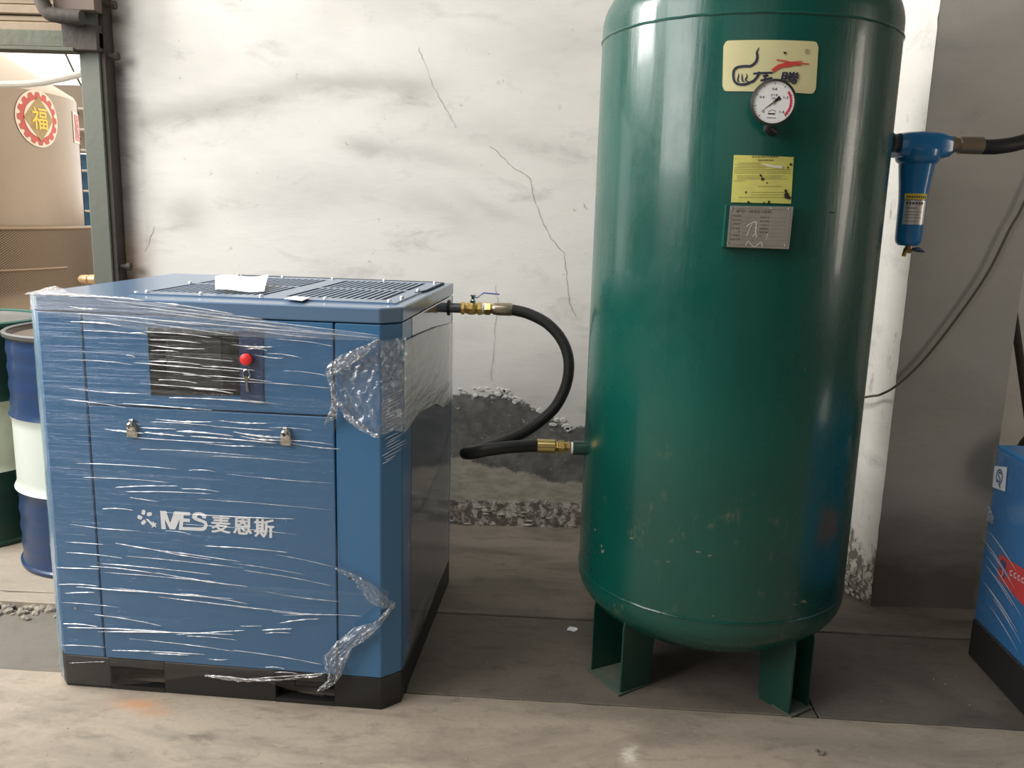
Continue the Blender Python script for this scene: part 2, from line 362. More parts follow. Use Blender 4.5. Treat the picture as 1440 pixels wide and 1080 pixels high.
# stretch film: mostly clear, glossy, milky where it is folded
def film(name, haze, streak, ang, sx=2.2, sz=70, milk=(.72, .80, .92), spec=.12, rough=.12):
    m = bpy.data.materials.new(name); m.use_nodes = True; nt = m.node_tree; nt.nodes.remove(nt.nodes['Principled BSDF'])
    t = NT.__new__(NT); t.n = nt.nodes; t.l = nt.links; t.tc = t.n.new('ShaderNodeTexCoord').outputs['Object']
    v = t.mapv((sx, sx, sz), (0, ang, 0)); n1 = t.noise(1, 6, .6, v, .2); n2 = t.noise(3.1, 4, .6, v)
    big = t.noise(3, 3, .5)
    fac = t.math('ADD', haze, t.math('MULTIPLY', t.rng(n1, .54, .76), t.math('MULTIPLY', t.rng(big, .35, .65), streak)))
    tr = t.n.new('ShaderNodeBsdfTransparent'); tr.inputs[0].default_value = (.97, .98, .99, 1)
    df = t.n.new('ShaderNodeBsdfDiffuse'); df.inputs[0].default_value = (*milk, 1)
    gl = t.n.new('ShaderNodeBsdfGlossy'); gl.inputs['Roughness'].default_value = rough; gl.inputs[0].default_value = (1, 1, 1, 1)
    b = t.n.new('ShaderNodeBump'); b.inputs['Strength'].default_value = .55; b.inputs['Distance'].default_value = .012
    t.l.new(t.math('ADD', n1, t.math('MULTIPLY', n2, .35)), b.inputs['Height']); t.l.new(b.outputs[0], gl.inputs['Normal'])
    s1 = t.n.new('ShaderNodeMixShader'); t._in(s1.inputs[0], fac); t.l.new(tr.outputs[0], s1.inputs[1]); t.l.new(df.outputs[0], s1.inputs[2])
    fz = t.n.new('ShaderNodeLayerWeight'); fz.inputs[0].default_value = .25
    s2 = t.n.new('ShaderNodeMixShader'); t._in(s2.inputs[0], t.math('ADD', spec*.5, t.math('MULTIPLY', fz.outputs['Fresnel'], spec*2), clamp=True))
    t.l.new(s1.outputs[0], s2.inputs[1]); t.l.new(gl.outputs[0], s2.inputs[2])
    t.l.new(s2.outputs[0], t.n['Material Output'].inputs[0]); return m
M_film = film('stretch_film', .0, .09, .045, 1.3, 55, spec=.085, rough=.16)
M_films = film('stretch_film_side', .30, .35, -.5, 3, 22, (.85, .85, .82), .34, .22)
M_filmt = film('stretch_film_thin', .05, .45, -.85, 2.5, 20, (.7, .72, .72), .10, .2)
M_crump = film('crumpled_film', .16, .9, .4, 18, 40, (.85, .88, .93), .35, .24)  # milky film, its diffuse white raised to paint highlights on the crumples
M_pleat = film('film_pleat', .60, .5, .05, 8, 8, (.95, .97, 1.0), .5, .25)
M_edge = film('film_left_edge_lit', .22, .3, 0, 10, 12, (.45, .78, .90), .2)  # aqua milk colour holds the light reflected by the left bevel

# ================================================================== SETTING
def joint(x, base, sl): return base+sl*x
YB = lambda x: 2.193-.059*x          # front edge of the covered channel
YT = lambda x: 2.700-.050*x          # back edge
flo = obj('floor', MB().box(-7, 6, -5, 9, -.30, -.14), M_joint); tag(flo, kind='structure')
def slab(name, x0, x1, y0, y1, z0, z1, mt, bev=.003, jit=0):
    b = bmesh.new(); n = max(1, int((x1-x0)/.06)) if jit else 1
    f = lambda q, x: q(x) if callable(q) else q
    lo = [(x0+(x1-x0)*i/n, f(y0, x0+(x1-x0)*i/n)+(mn.noise(Vector((i*.7, 3, 1)))*jit if i else 0)) for i in range(n+1)]
    hi = [(x0+(x1-x0)*i/n, f(y1, x0+(x1-x0)*i/n)+(mn.noise(Vector((i*.7, 9, 1)))*jit if i else 0)) for i in range(n, -1, -1)]
    mb = MB().prism(lo+hi, z0, z1, lambda x, y, z: Vector((x, y, z)), bev)
    return obj(name, mb, mt, flo, smooth=False)
slab('concrete_slab', -6.9, 5.9, -4.9, lambda x: YB(x)-.004, -.14, 0, M_slab, .003, .004)
slab('kerb_strip', -6.9, -.60, lambda x: YB(x)+.002, lambda x: YB(x)+.075, -.14, -.004, M_trench, .003, .006)
slab('trench_bed', -6.9, -1.0, lambda x: YB(x)+.078, lambda x: YT(x)-.1, -.14, -.022, M_trench, .002)
slab('concrete_edge', -6.9, -1.0, lambda x: YT(x)-.075, lambda x: YT(x)-.006, -.14, -.001, M_sandy, .004, .02)
slab('cover_plate', -1.0, -.28, lambda x: YB(x)+.076 if x < -.6 else YB(x)+.003, lambda x: YT(x)-.006, -.14, -.002, M_plate, .003)
slab('cover_plate', -.276, .866, lambda x: YB(x)+.003, lambda x: YT(x)-.006, -.14, -.001, M_plate, .003)
slab('cover_plate', .870, 5.9, lambda x: YB(x)+.003+.0*x, lambda x: YT(x)-.006, -.14, -.001, M_plate, .003)
slab('concrete_slab', -.9, 5.9, lambda x: YT(x)+.001, 9, -.14, 0, M_back, .003)
slab('concrete_slab', -6.9, -.904, lambda x: YT(x)+.001, 9, -.14, 0, M_sandy, .003)
# rubble on the trench edge
rb = MB()
for i in range(150):
    x = -1.85+R.random()*.75; base = YT(x)-.075; y = base-abs(R.gauss(0, .035))-(.05 if x > -1.5 and R.random() < .3 else 0)*R.random()*2
    s = R.uniform(.004, .017)*(1 if x < -1.5 else 1.2); b = bmesh.new(); bmesh.ops.create_icosphere(b, subdivisions=1, radius=s)
    for v in b.verts: v.co = Vector((x, y, -.024+s*.45)) + Vector((v.co.x, v.co.y, v.co.z*.7))*(1+.5*mn.noise(v.co*60+Vector((i, 0, 0))))
    rb.bm(b)
tag(obj('rubble', rb, M_rub, flo, smooth=False), kind='stuff')

# back wall, right of the doorway, with the doorway side
bw = obj('wall_back', MB().box(-1.6, 6, 3.546, 3.80, 0, 4.3), M_wall, smooth=False); tag(bw, kind='structure')
wl = obj('wall_back_lintel', MB().box(-7, -1.6, 3.60, 3.80, 2.35, 4.3), M_plain, smooth=False); tag(wl, kind='structure')
# ragged plaster lip round the peeled patch and at the foot of the wall
lip = MB()
def lipfn(x): return .585-.155*min(1, max(0, (x+.05)/.30))
for k in range(34):
    x = R.uniform(-.40, .42); z = lipfn(x)+R.gauss(.012, .014)+mn.noise(Vector((x*9, 2, 0)))*.03
    s_ = R.uniform(.004, .014); P = [(x+s_*1.5*R.uniform(.5, 1.2)*math.cos(a), z+s_*R.uniform(.4, 1.1)*math.sin(a)) for a in [2*PI*j/7 for j in range(7)]]
    lip.prism(P, 3.5425, 3.547, lambda p, q, h: Vector((p, h, q)), .001)
tag(obj('plaster_flakes', lip, mat('plaster_flake', (.66, .64, .6), .9), bw, smooth=False), kind='stuff')
ft = MB()
for k in range(48):
    x = -.5+R.random()*1.1; s = R.uniform(.004, .012); b = bmesh.new(); bmesh.ops.create_icosphere(b, subdivisions=1, radius=s)
    zc = R.choice((.006, .012, .03, .07, .095))*R.uniform(.5, 1.1)
    for v in b.verts: v.co = Vector((x+v.co.x*2.2, 3.545+v.co.y*.35, zc+v.co.z*.55))+Vector((mn.noise(v.co*90+Vector((k, 0, 0))), 0, mn.noise(v.co*90+Vector((0, k, 0)))))*s*.5
    ft.bm(b)
tag(obj('wall_foot_rubble', ft, mat('foot_rubble', (.27, .24, .2), .95, mott=.9, mscale=18, mcol=(.5, .47, .42), bump=.6), bw, smooth=False), kind='stuff')
# cracks
def crack(px, wd=.0014):
    pts = [wy(x, y, 3.546) for x, y in px]; q = []
    for i in range(len(pts)-1):
        for k in range(5):
            t = k/5; p = pts[i].lerp(pts[i+1], t); q.append((p.x+R.uniform(-.004, .004), p.z+R.uniform(-.003, .003)))
    obj('crack', MB().ribbon(q, [wd*R.uniform(.4, 1.3) for _ in q], lambda x, z, h: Vector((x, 3.5445, z))), M_crk, bw, smooth=False)
M_crk = mat('crack_dark', (.27, .25, .22), .9)
crack([(588, 68), (598, 90), (608, 120), (622, 145), (634, 165), (645, 185)])
crack([(690, 205), (705, 220), (722, 235), (745, 250), (750, 275), (762, 310), (775, 335), (793, 355), (797, 390), (800, 425), (812, 450)], .0018)
crack([(697, 402), (700, 425), (697, 460), (694, 500), (690, 545)])
crack([(205, 352), (212, 335), (218, 315)], .002); crack([(820, 285), (826, 298)]); crack([(485, 200), (492, 205)])
# pillar
pf = [wy(1322, 0, 2.85), fl(1225, 852)]
PX0, PX1, PY = 1.294, 1.668, 2.85
pl = MB()
pl.grid(lambda a, b: Vector((PX0+(PX1-PX0)*a, PY, 4.3*b)), 1, 1)
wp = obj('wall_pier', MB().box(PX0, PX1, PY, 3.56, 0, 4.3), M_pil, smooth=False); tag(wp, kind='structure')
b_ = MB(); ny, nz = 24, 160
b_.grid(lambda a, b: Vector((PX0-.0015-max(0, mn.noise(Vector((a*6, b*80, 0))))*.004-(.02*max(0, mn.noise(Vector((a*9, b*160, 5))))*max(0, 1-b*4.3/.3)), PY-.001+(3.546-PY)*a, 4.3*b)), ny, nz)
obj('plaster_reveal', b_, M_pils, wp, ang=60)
fk = MB()
for k in range(46):
    y = 2.86+R.random()*.3; z = abs(R.gauss(0, .06))+.004; s = R.uniform(.005, .014); b = bmesh.new(); bmesh.ops.create_icosphere(b, subdivisions=1, radius=s)
    off = PX0-.004-(max(0, .05-z)*R.random()*1.4)
    for v in b.verts: v.co = Vector((off+v.co.x*.6, y+v.co.y*1.5, z*(1 if z > .03 else .3)+v.co.z*.6))
    fk.bm(b)
tag(obj('plaster_chips', fk, mat('plaster_chip', (.5, .47, .42), .9, mott=.9, mscale=30, mcol=(.2, .17, .14)), wp, smooth=False), kind='stuff')
tag(obj('wall_right', MB().box(4.6, 4.8, -5, 3.8, 0, 4.3), M_plain, smooth=False), kind='structure')
tag(obj('wall_front', MB().box(-7, 4.8, -5.0, -4.8, 0, 4.3), M_plain, smooth=False), kind='structure')
tag(obj('wall_left', MB().box(-5.4, -5.2, -4.8, 3.8, 0, 4.3), M_plain, smooth=False), kind='structure')
tag(obj('ceiling', MB().box(-7, 4.8, -5, 3.8, 4.3, 4.5), mat('ceiling_paint', (.24, .235, .22), .9), smooth=False), kind='structure')

# doorway frame: steel post, beam, hinges, shutter box
M_gsteel = mat('grey_green_steel', (.10, .113, .09), .6, 0, bump=.1, mott=.6, mscale=9, mcol=(.12, .11, .09))
M_oldgreen = mat('old_green_paint', (.075, .085, .055), .7, bump=.2, mott=.8, mscale=7, mcol=(.07, .05, .035))
M_dark = mat('dark_rusty', (.055, .045, .037), .8, bump=.3, mott=.6, mscale=10)
dr = thing('door_frame', 'grey-green steel door post with a horizontal beam, left of the white wall', 'door frame', (-1.65, 3.5, 0))
obj('post', MB().box(-1.690, -1.612, 3.46, 3.53, 0, 2.35, .004), M_gsteel, dr)
obj('jamb_channel', MB().box(-1.612, -1.594, 3.47, 3.56, 0, 2.35, .002), M_dark, dr)
obj('beam', MB().box(-4.9, -1.60, 3.44, 3.50, 1.903, 1.965, .004).box(-4.9, -1.69, 3.42, 3.50, 1.888, 1.902, .002), M_oldgreen, dr)
obj('beam_end_plate', MB().box(-1.735, -1.60, 3.425, 3.50, 1.892, 1.99, .004), M_dark, dr)
for z in (1.08, 1.886, 2.07):
    obj('hinge_bolt', MB().lathe([(.010, 0), (.010, .03), (.016, .03), (.016, .045)], (-1.596, 3.49, z), (1, 0, 0), 8), M_dark, dr)
M_shut = mat('beige_board', (.22, .165, .105), .7, bump=.1, mott=.5, mscale=5, mcol=(.15, .105, .065))
sh = thing('shutter', 'beige ribbed boards of a rolled shutter above the door beam', 'shutter', (-2.6, 3.53, 1.945))
zz = 1.945
for k in range(10):
    h = (.022, .034)[k % 2]; obj('slat', MB().box(-4.9, -1.765+.0*k, 3.515-(.012 if k % 2 else 0), 3.55, zz, zz+h, .004), M_shut, sh); zz += h+.003
br = obj('pipe_elbow', MB().tube(spline([(-1.79, 3.38, 2.5), (-1.785, 3.38, 2.14), (-1.765, 3.38, 2.03), (-1.72, 3.38, 2.005), (-1.63, 3.38, 2.0)]), .027, 12), M_dark, None, Vector((-1.7, 3.38, 2.0)))
tag(br, 'dark pipe elbow above the left end of the door beam', 'pipe')
obj('bracket_plate', MB().box(-1.745, -1.59, 3.40, 3.46, 2.03, 2.3, .003), mat('brown_plate', (.13, .095, .075), .7), dr)

# ---- beyond the doorway
bk = MB().box(-9, 1.0, 8.9, 9.0, 0, 1.25); yw = obj('wall_yard', bk, M_plain, smooth=False); tag(yw, kind='structure')
VC = Vector((-3.755, 5.55, 0)); VR = .905
M_vess = mat('tan_steel', (.31, .225, .145), .35, .2, bump=.04, mott=.4, mscale=2.2, mcol=(.22, .16, .105))
def VP(az, z, r=VR): return Vector((VC.x+r*math.sin(az), VC.y-r*math.cos(az), z))
ve = thing('storage_vessel', 'large tan steel vessel with a round red sticker, beyond the doorway', 'vessel', VC)
obj('shell', MB().lathe([(VR, .15), (VR, 1.97)], VC, n=96), M_vess, ve)
obj('cone_roof', MB().lathe([(VR, 1.97), (VR*.985, 1.995), (.2, 2.42)], VC, n=96), mat('tan_roof', (.50, .40, .29), .5), ve)
va = math.atan2(54-(-120), 242.)  # azimuth helper for the stickers
def vpx(x, y):
    d = ray(x, y); q = C0-VC; A = d.x**2+d.y**2; B = 2*(d.x*q.x+d.y*q.y); Cc = q.x**2+q.y**2-VR**2; D = B*B-4*A*Cc
    t = (-B-math.sqrt(max(D, 0)))/(2*A); P = C0+d*t; return math.atan2(P.x-VC.x, -(P.y-VC.y)), P.z
a0, z0 = vpx(54, 167); z1 = vpx(54, 127)[1]; z2 = vpx(54, 207)[1]; rs = (z1-z2)/2
def VS(x, y, h): return VP(a0+x/VR, (z1+z2)/2+y, VR+.004+h)
circ = lambda r, n=48: [(r*math.cos(2*PI*k/n), r*math.sin(2*PI*k/n)) for k in range(n)]
st = obj('gear_sticker', MB().star(circ(rs), VS), mat('sticker_cream', (.80, .66, .48), .5), ve, smooth=False)
g = []
for k in range(16):
    for a, r in ((-.26, .80), (-.14, .93), (.14, .93), (.26, .80)): 
        th = 2*PI*(k+a*1.6)/16; g.append((rs*r*math.cos(th), rs*r*math.sin(th)))
obj('gear_emblem', MB().star(g, VS, .002, 8), mat('sticker_red', (.55, .09, .06), .5), st, smooth=False)
obj('emblem_ring', MB().star(circ(rs*.66), VS, .004), mat('sticker_cream2', (.80, .66, .48), .5), st, smooth=False)
obj('emblem_diamond', MB().star([(0, rs*.78), (-rs*.36, rs*.40), (-rs*.68, 0), (-rs*.36, -rs*.40), (0, -rs*.78), (rs*.36, -rs*.40), (rs*.68, 0), (rs*.36, rs*.40)], VS, .006), mat('sticker_ochre', (.42, .28, .10), .5, mott=.6, mscale=20), st, smooth=False)
obj('emblem_character', put_text(MB(), '福', -rs*.36, rs*.36, -rs*.38, rs*.4, VS, .008, .01), mat('sticker_yellow', (.85, .58, .06), .5), st, smooth=False)
a1, zc1 = vpx(101, 156); a2, zc2 = vpx(115, 204); aw = vpx(115.5, 180)[0]
def VQ(x, y, h): return VP(x, y, VR+.003+h)
s2 = obj('red_sticker', MB().grid(lambda a, b: VQ(a1+(aw-a1)*a, zc2+.0+(zc1-zc2)*b, 0), 6, 1), mat('sticker_cream3', (.78, .62, .48), .5), ve, smooth=False)
obj('sticker_print', MB().grid(lambda a, b: VQ(a1+(aw-a1)*(.14+a*.8), zc2+(zc1-zc2)*(.08+.84*b), .002), 6, 1), mat('sticker_red2', (.5, .12, .1), .5), s2, smooth=False)
obj('sticker_character', put_text(MB(), '禧', a1+(aw-a1)*.25, a1+(aw-a1)*.85, zc2+(zc1-zc2)*.2, zc2+(zc1-zc2)*.8, VQ, .004, .01), mat('sticker_pink', (.75, .35, .3), .5), s2, smooth=False)
# seam strip with rivets at the right flank of the vessel
azs = vpx(117, 200)[0]
obj('seam_strip', MB().grid(lambda a, b: VP(azs+.10+a*.16, (.2+b*1.76), VR+.008), 3, 1), mat('grey_strip', (.25, .23, .20), .5, .3), ve, smooth=False)
for k in range(11): obj('rivet', MB().lathe([(.012, 0), (.012, .005), (.006, .011)], VP(azs+.14, 1.92-k*.165, VR+.008), (math.sin(azs+.14), -math.cos(azs+.14), 0), 8), M_dark, ve)
# white band lying round the roof edge
wb = MB().tube([wy(x, y, 4.30+0.0*x) for x, y in ((-60, 112), (-30, 117), (0, 119), (35, 118.5), (60, 116), (90, 110), (110, 105), (121, 101))], .016, 10)
tag(obj('white_hose', wb, mat('white_hose', (.9, .87, .8), .4), None, wy(60, 116, 4.3)), 'thick white hose slung in front of the tan vessel top', 'hose')
wr = MB().tube([wy(x, y, 4.32) for x, y in ((88, 66), (95, 82), (104, 101), (113, 118), (121, 128))], .005, 8)
tag(obj('wire', wr, M_cable, None, wy(104, 101, 4.32)), 'thin grey wire hanging across the top of the doorway', 'wire')
# expanded-metal guard
GR = VR+.067; gz0, gz1 = .80, 1.168
gd = thing('mesh_guard', 'brown expanded-metal guard round the foot of the tan vessel', 'guard', VC)
em = MB()
azA, azB = -.20, 2.15; na = 110
for s in (-1, 1):
    for k in range(-26, na+26):
        pts = []
        for j in range(6):
            t = j/5; az = azA+(azB-azA)*(k+s*26*(t-.5))/na
            if azA <= az <= azB: pts.append(VP(az, gz0+(gz1-gz0)*t, GR+(.003 if s > 0 else 0)))
        if len(pts) > 1:
            n = len(em.v); dz = Vector((0, 0, .0032))
            em.add([q for p in pts for q in (p-dz, p+dz)], [(2*i, 2*i+1, 2*i+3, 2*i+2) for i in range(len(pts)-1)])
M_gd = mat('guard_bronze', (.24, .17, .105), .45, .5)
tag(obj('expanded_mesh', em, M_gd, gd, smooth=False, fix=False), kind='stuff')
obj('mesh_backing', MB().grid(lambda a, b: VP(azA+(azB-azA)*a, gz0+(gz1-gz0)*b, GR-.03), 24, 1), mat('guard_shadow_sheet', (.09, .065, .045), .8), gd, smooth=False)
obj('top_rim', MB().tube([VP(azA+(azB-azA)*k/30, gz1, GR) for k in range(31)], .013, 8), M_gd, gd)
obj('middle_rail', MB().tube([VP(azA+k*1.6/30, gz1-.24, GR+.004) for k in range(31)], .008, 8), M_gd, gd)
# plinth under the guard
cb = MB().box(-3.3, -2.87, 4.10, 4.27, .0, .885, .01)
tag(obj('wooden_plinth', cb, mat('tan_wood', (.46, .33, .17), .7, mott=.4, mscale=4), None, Vector((-3.2, 4.4, 0))), 'tan block behind the drums, below the mesh guard', 'block')
bf = MB(); bx = wy(129, 393, 4.1)
bf.lathe([(.012, -.06), (.020, -.05), (.022, -.02), (.016, -.015), (.022, -.01), (.024, .02), (.016, .024), (.02, .03), (.02, .08)], bx, (1, 0, 0), 12)
bf.tube([bx+Vector((.05, 0, -.01)), (bx.x+.05, bx.y, 0)], .012, 10)
tag(obj('brass_fitting', bf, mat('copper_fitting', (.62, .40, .22), .4, .5), None, bx), 'copper-coloured pipe fitting behind the compressor corner', 'fitting')
# blue rack seen between vessel and post
rk = thing('blue_rack', 'blue rack with pale rungs in the gap beside the door post', 'rack', (-3.55, 7.0, 0))
obj('rack_panel', MB().box(-3.9, -3.2, 7.0, 7.04, 0, 1.70), mat('rack_blue', (.05, .14, .26), .6), rk, smooth=False)
obj('rack_panel', MB().box(-3.9, -3.2, 7.0, 7.04, 1.71, 2.22), mat('rack_tan', (.30, .25, .19), .6), rk, smooth=False)['label'] = 'tan upper panel'
for k in range(8): obj('rung', MB().box(-3.92, -3.2, 6.94, 6.98, .94+k*.156, .957+k*.156, .004), mat('rung_pale', (.7, .62, .5), .5) if k == 0 else bpy.data.materials['rung_pale'], rk)

# ---- drums
def drum(name, label, c, bands, lid, r=.288, h=.872, rim=None):
    t = thing(name, label, 'drum', c); c = Vector(c); zs = [0]+[b[0] for b in bands]
    for i, (zt, mt, nm) in enumerate(bands):
        zb = zs[i]; pr = []
        n = 14
        for k in range(n+1):
            z = zb+(zt-zb)*k/n; dr_ = .0
            for hc in (h*.345, h*.66): dr_ = max(dr_, .010*math.exp(-((z-hc)/.010)**2))
            dr_ += .0025*math.sin(z*95) if (z < h*.3 or z > h*.70) else 0
            pr.append((r-.008+dr_, z))
        if i == 0: pr = [(r-.02, 0), (r, .004), (r+.002, .016)]+pr[1:]
        obj(nm, MB().lathe(pr, c, n=64, cap=(i == 0)), mt, t)
    obj('lid', MB().lathe([(.001, h-.018), (r-.022, h-.018), (r-.010, h-.003)], c, n=64, cap=False), lid, t)
    obj('rim', MB().lathe([(r-.010, h-.018), (r-.012, h), (r-.004, h+.005), (r+.004, h), (r+.003, h-.012), (r-.008, h-.02)], c, n=64, cap=False), rim or M_rim, t)
    q = c+Vector((.06, -.13, h-.018))
    obj('bung', MB().lathe([(.045, 0), (.045, .010), (.034, .014), (.03, .006), (.001, .006)], q, n=24), M_dark, t)
    return t
M_rim = mat('drum_rim', (.13, .13, .13), .5, .5)
M_db = mat('drum_blue', (.012, .040, .115), .4, coat=.2, mott=.5, mscale=9, mcol=(.03, .05, .10))
M_dw = mat('drum_white', (.62, .68, .62), .4, mott=.2, mscale=4, mcol=(.62, .68, .62))
M_dg = mat('drum_green', (.008, .045, .026), .45, mott=.5, mscale=8, mcol=(.02, .025, .02))
M_dc = mat('drum_cream', (.44, .47, .36), .6, mott=.7, mscale=6, mcol=(.25, .25, .19))
M_lidr = mat('drum_lid_rusty', (.10, .075, .055), .7, mott=.5, mscale=9)
M_lidg = mat('drum_lid_grey', (.12, .12, .11), .6, mott=.5, mscale=9)
dB = (-1.568, 3.165, 0); dG = (-2.175, 3.36, 0)
drum('oil_drum', 'blue oil drum with a wide white middle band, directly left of the wrapped compressor', dB, [(.30, M_db, 'lower_wall'), (.575, M_dw, 'middle_band'), (.872, M_db, 'upper_wall')], M_lidr)
t = drum('oil_drum', 'dark green oil drum with a worn cream middle band, leftmost in the picture', dG, [(.30, M_dg, 'lower_wall'), (.575, M_dc, 'middle_band'), (.872, M_dg, 'upper_wall')], M_lidg, rim=mat('drum_rim_green', (.02, .10, .07), .6))
def DP(az, z, h=0): return Vector((dG[0]+(.2845+h)*math.sin(az), dG[1]-(.2845+h)*math.cos(az), z))
lo = MB().poly([(.60+.11*math.cos(k*PI/12), .47+.035*math.sin(k*PI/12)) for k in range(24)], lambda x, y, h: DP(x, y, .002))
lo.grid(lambda a, b: DP(.05+a*.43, .425+b*.016, .003), 6, 1)
obj('green_mark', lo, mat('mark_green', (.02, .16, .09), .5), t, smooth=False)

# ================================================================== COMPRESSOR
comp = thing('air_compressor', 'blue screw air compressor cabinet wrapped in clear stretch film, on a black base', 'compressor', F(-CW/2, CD/2, 0), CR)
fuz = lambda u, v, z: F(u, v, z)
L_, R_ = -CW, 0.0
# base with fork pockets
bs = MB()
zb = .093
for u0, u1 in ((-.812, -.656), (-.339, -.175)): pass
bs.prism([(-CW+CC, 0), (-.812, 0), (-.812, CD), (-CW, CD), (-CW, CC)], 0, zb, fuz, .002)
bs.prism([(-.656, 0), (-.339, 0), (-.339, CD), (-.656, CD)], 0, zb, fuz, .002)
bs.prism([(-.175, 0), (-CC, 0), (0, CC), (0, CD), (-.175, CD)], 0, zb, fuz, .002)
for u0, u1 in ((-.812, -.656), (-.339, -.175)):
    bs.prism([(u0, 0), (u1, 0), (u1, CD), (u0, CD)], .070, zb, fuz); bs.prism([(u0, 0), (u1, 0), (u1, .03), (u0, .03)], 0, .013, fuz)
obj('base_frame', bs, M_black, comp)
obj('inner_frame', MB().prism([(-CW+CC+.012, .012), (-CC-.012, .012), (-.012, CC+.012), (-.012, CD-.012), (-CW+.012, CD-.012), (-CW+.012, CC+.012)], zb, 1.05, fuz), M_seam, comp, smooth=False)
def pan(name, poly, z0, z1, mt, bev=.0022): return obj(name, MB().prism(poly, z0, z1, fuz, bev), mt, comp, ang=14)
th = .014; ga = .0018
pan('corner_panel', [(-.8265, 0), (-.8265, th), (-CW+CC+.006, th), (-CW+th, CC+.006), (-CW+th, .09), (-CW, .09), (-CW, CC), (-CW+CC, 0)], .094, 1.0515, M_blue)
pan('corner_panel', [(-.1615, 0), (-.1615, th), (-CC-.006, th), (-th, CC+.006), (-th, .16), (0, .16), (0, CC), (-CC, 0)], .094, 1.0515, M_blue)
door = pan('front_door', [(-.8225, 0), (-.1655, 0), (-.1655, th), (-.8225, th)], .094, .810, M_blue)
cp = pan('control_panel', [(-.8225, 0), (-.1655, 0), (-.1655, th), (-.8225, th)], .814, 1.0515, M_blue)
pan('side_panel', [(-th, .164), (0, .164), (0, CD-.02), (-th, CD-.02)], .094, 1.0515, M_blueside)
pan('side_panel', [(-CW, .094), (-CW+th, .094), (-CW+th, CD-.02), (-CW, CD-.02)], .094, 1.0515, M_blue)
pan('rear_panel', [(-CW, CD-.017), (0, CD-.017), (0, CD), (-CW, CD)], .094, 1.0515, M_blue)
# top cover, with lip
tpoly = [(-CW+CC, -.001), (-CC, -.001), (.001, CC), (.001, CD), (-CW-.001, CD), (-CW-.001, CC)]
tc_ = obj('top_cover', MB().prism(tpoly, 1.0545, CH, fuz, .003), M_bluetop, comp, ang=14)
# vent plate
vp = MB(); zt = CH
def TB(u0, u1, v0, v1, z0, z1, b=0): vp.box(u0, u1, v0, v1, z0, z1, b, fuz)
UL, UM0, UM1, UR = -.728, -.405, -.345, -.072; VF, VM0, VM1, VB = .165, .440, .462, .738
TB(-.752, UL, .10, .80, zt, zt+.004); TB(UR, -.03, .10, .80, zt, zt+.004); TB(UM0, UM1, VF, VB, zt, zt+.004)
TB(UL, UR, .10, VF, zt, zt+.004); TB(UL, UR, VB, .80, zt, zt+.004); TB(UL, UM0, VM0, VM1, zt, zt+.004); TB(UM1, UR, VM0, VM1, zt, zt+.004)
ven = obj('vent_plate', vp, M_bluetop, comp, smooth=False)
obj('vent_shade_sheet', MB().box(UL, UR, VF, VB, zt+.0003, zt+.0012, 0, fuz), M_seam, ven, smooth=False)  # dark sheet on the solid cover, stands for shade inside the slots
sl = MB()
for u0, u1 in ((UL, UM0), (UM1, UR)):
    n = int((u1-u0)/.0190)
    for k in range(1, n):
        u = u0+(u1-u0)*k/n
        for v0, v1 in ((VF, VM0), (VM1, VB)): sl.box(u-.0044, u+.0044, v0, v1, zt+.001, zt+.0038, 0, fuz)
tag(obj('grille_slats', sl, M_bluetop, ven, smooth=False), kind='stuff')
def screw(u, v, par, z=CH+.004, r=.0065):
    return obj('screw', MB().lathe([(r, 0), (r, .003), (r*.7, .006), (r*.25, .0072)], F(u, v, z), (0, 0, 1), 10), M_zinc, par)
for u, v in ((-.738, .79), (-.58, .79), (-.405, .79), (-.227, .79), (-.05, .77), (-.044, .46), (-.042, .23), (-.052, .125), (-.223, .125), (-.401, .135), (-.567, .135), (-.714, .13), (-.742, .44), (-.742, .72)): screw(u, v, ven)
for u, v in ((-.745, .13),): screw(u, v, tc_, CH)
# rear raised edging strip of the plate
obj('edge_strip', MB().tube([F(-.735, .812, zt+.003), F(-.05, .805, zt+.003), F(-.022, .78, zt+.003), F(-.022, .50, zt+.003), F(-.040, .40, zt+.003)], .0028, 6), M_seam, ven)
# control screen
def FV(u, z, h): return F(u, -h, z)
obj('fascia', MB().prism([(-.4085, .842), (-.349, .838), (-.345, 1.026), (-.4085, 1.024)], .0005, .003, FV), M_bluelid, cp)
sn = obj('screen_bezel', MB().prism([(-.648, .846), (-.409, .856), (-.4085, 1.020), (-.648, 1.024)], .0005, .0045, FV, .001), M_scr, cp)
obj('display', MB().prism([(-.600, .868), (-.455, .874), (-.455, 1.002), (-.600, 1.004)], .0045, .0055, FV), M_scr2, sn)
bt = obj('stop_button', MB().lathe([(.011, 0), (.011, .008), (.0150, .009), (.0150, .017), (.011, .020), (.001, .021)], F(-.386, -.002, .953), -Cb, 28), M_red, cp)
kp = MB().tube([F(-.388+.009*math.cos(k*PI/10), -.010, .926-.0115+.0115*math.sin(k*PI/10)) for k in range(21)], .0018, 6, cap=False)
ky = obj('key_ring', kp, M_chrome, cp)
obj('key', MB().box(-.392, -.386, -.011, -.008, .868, .904, .001, fuz).box(-.389, -.383, -.011, -.008, .868, .874, .0005, fuz).lathe([(.006, 0), (.006, .004)], F(-.388, -.008, .903), -Cb, 12), M_chrome, cp)
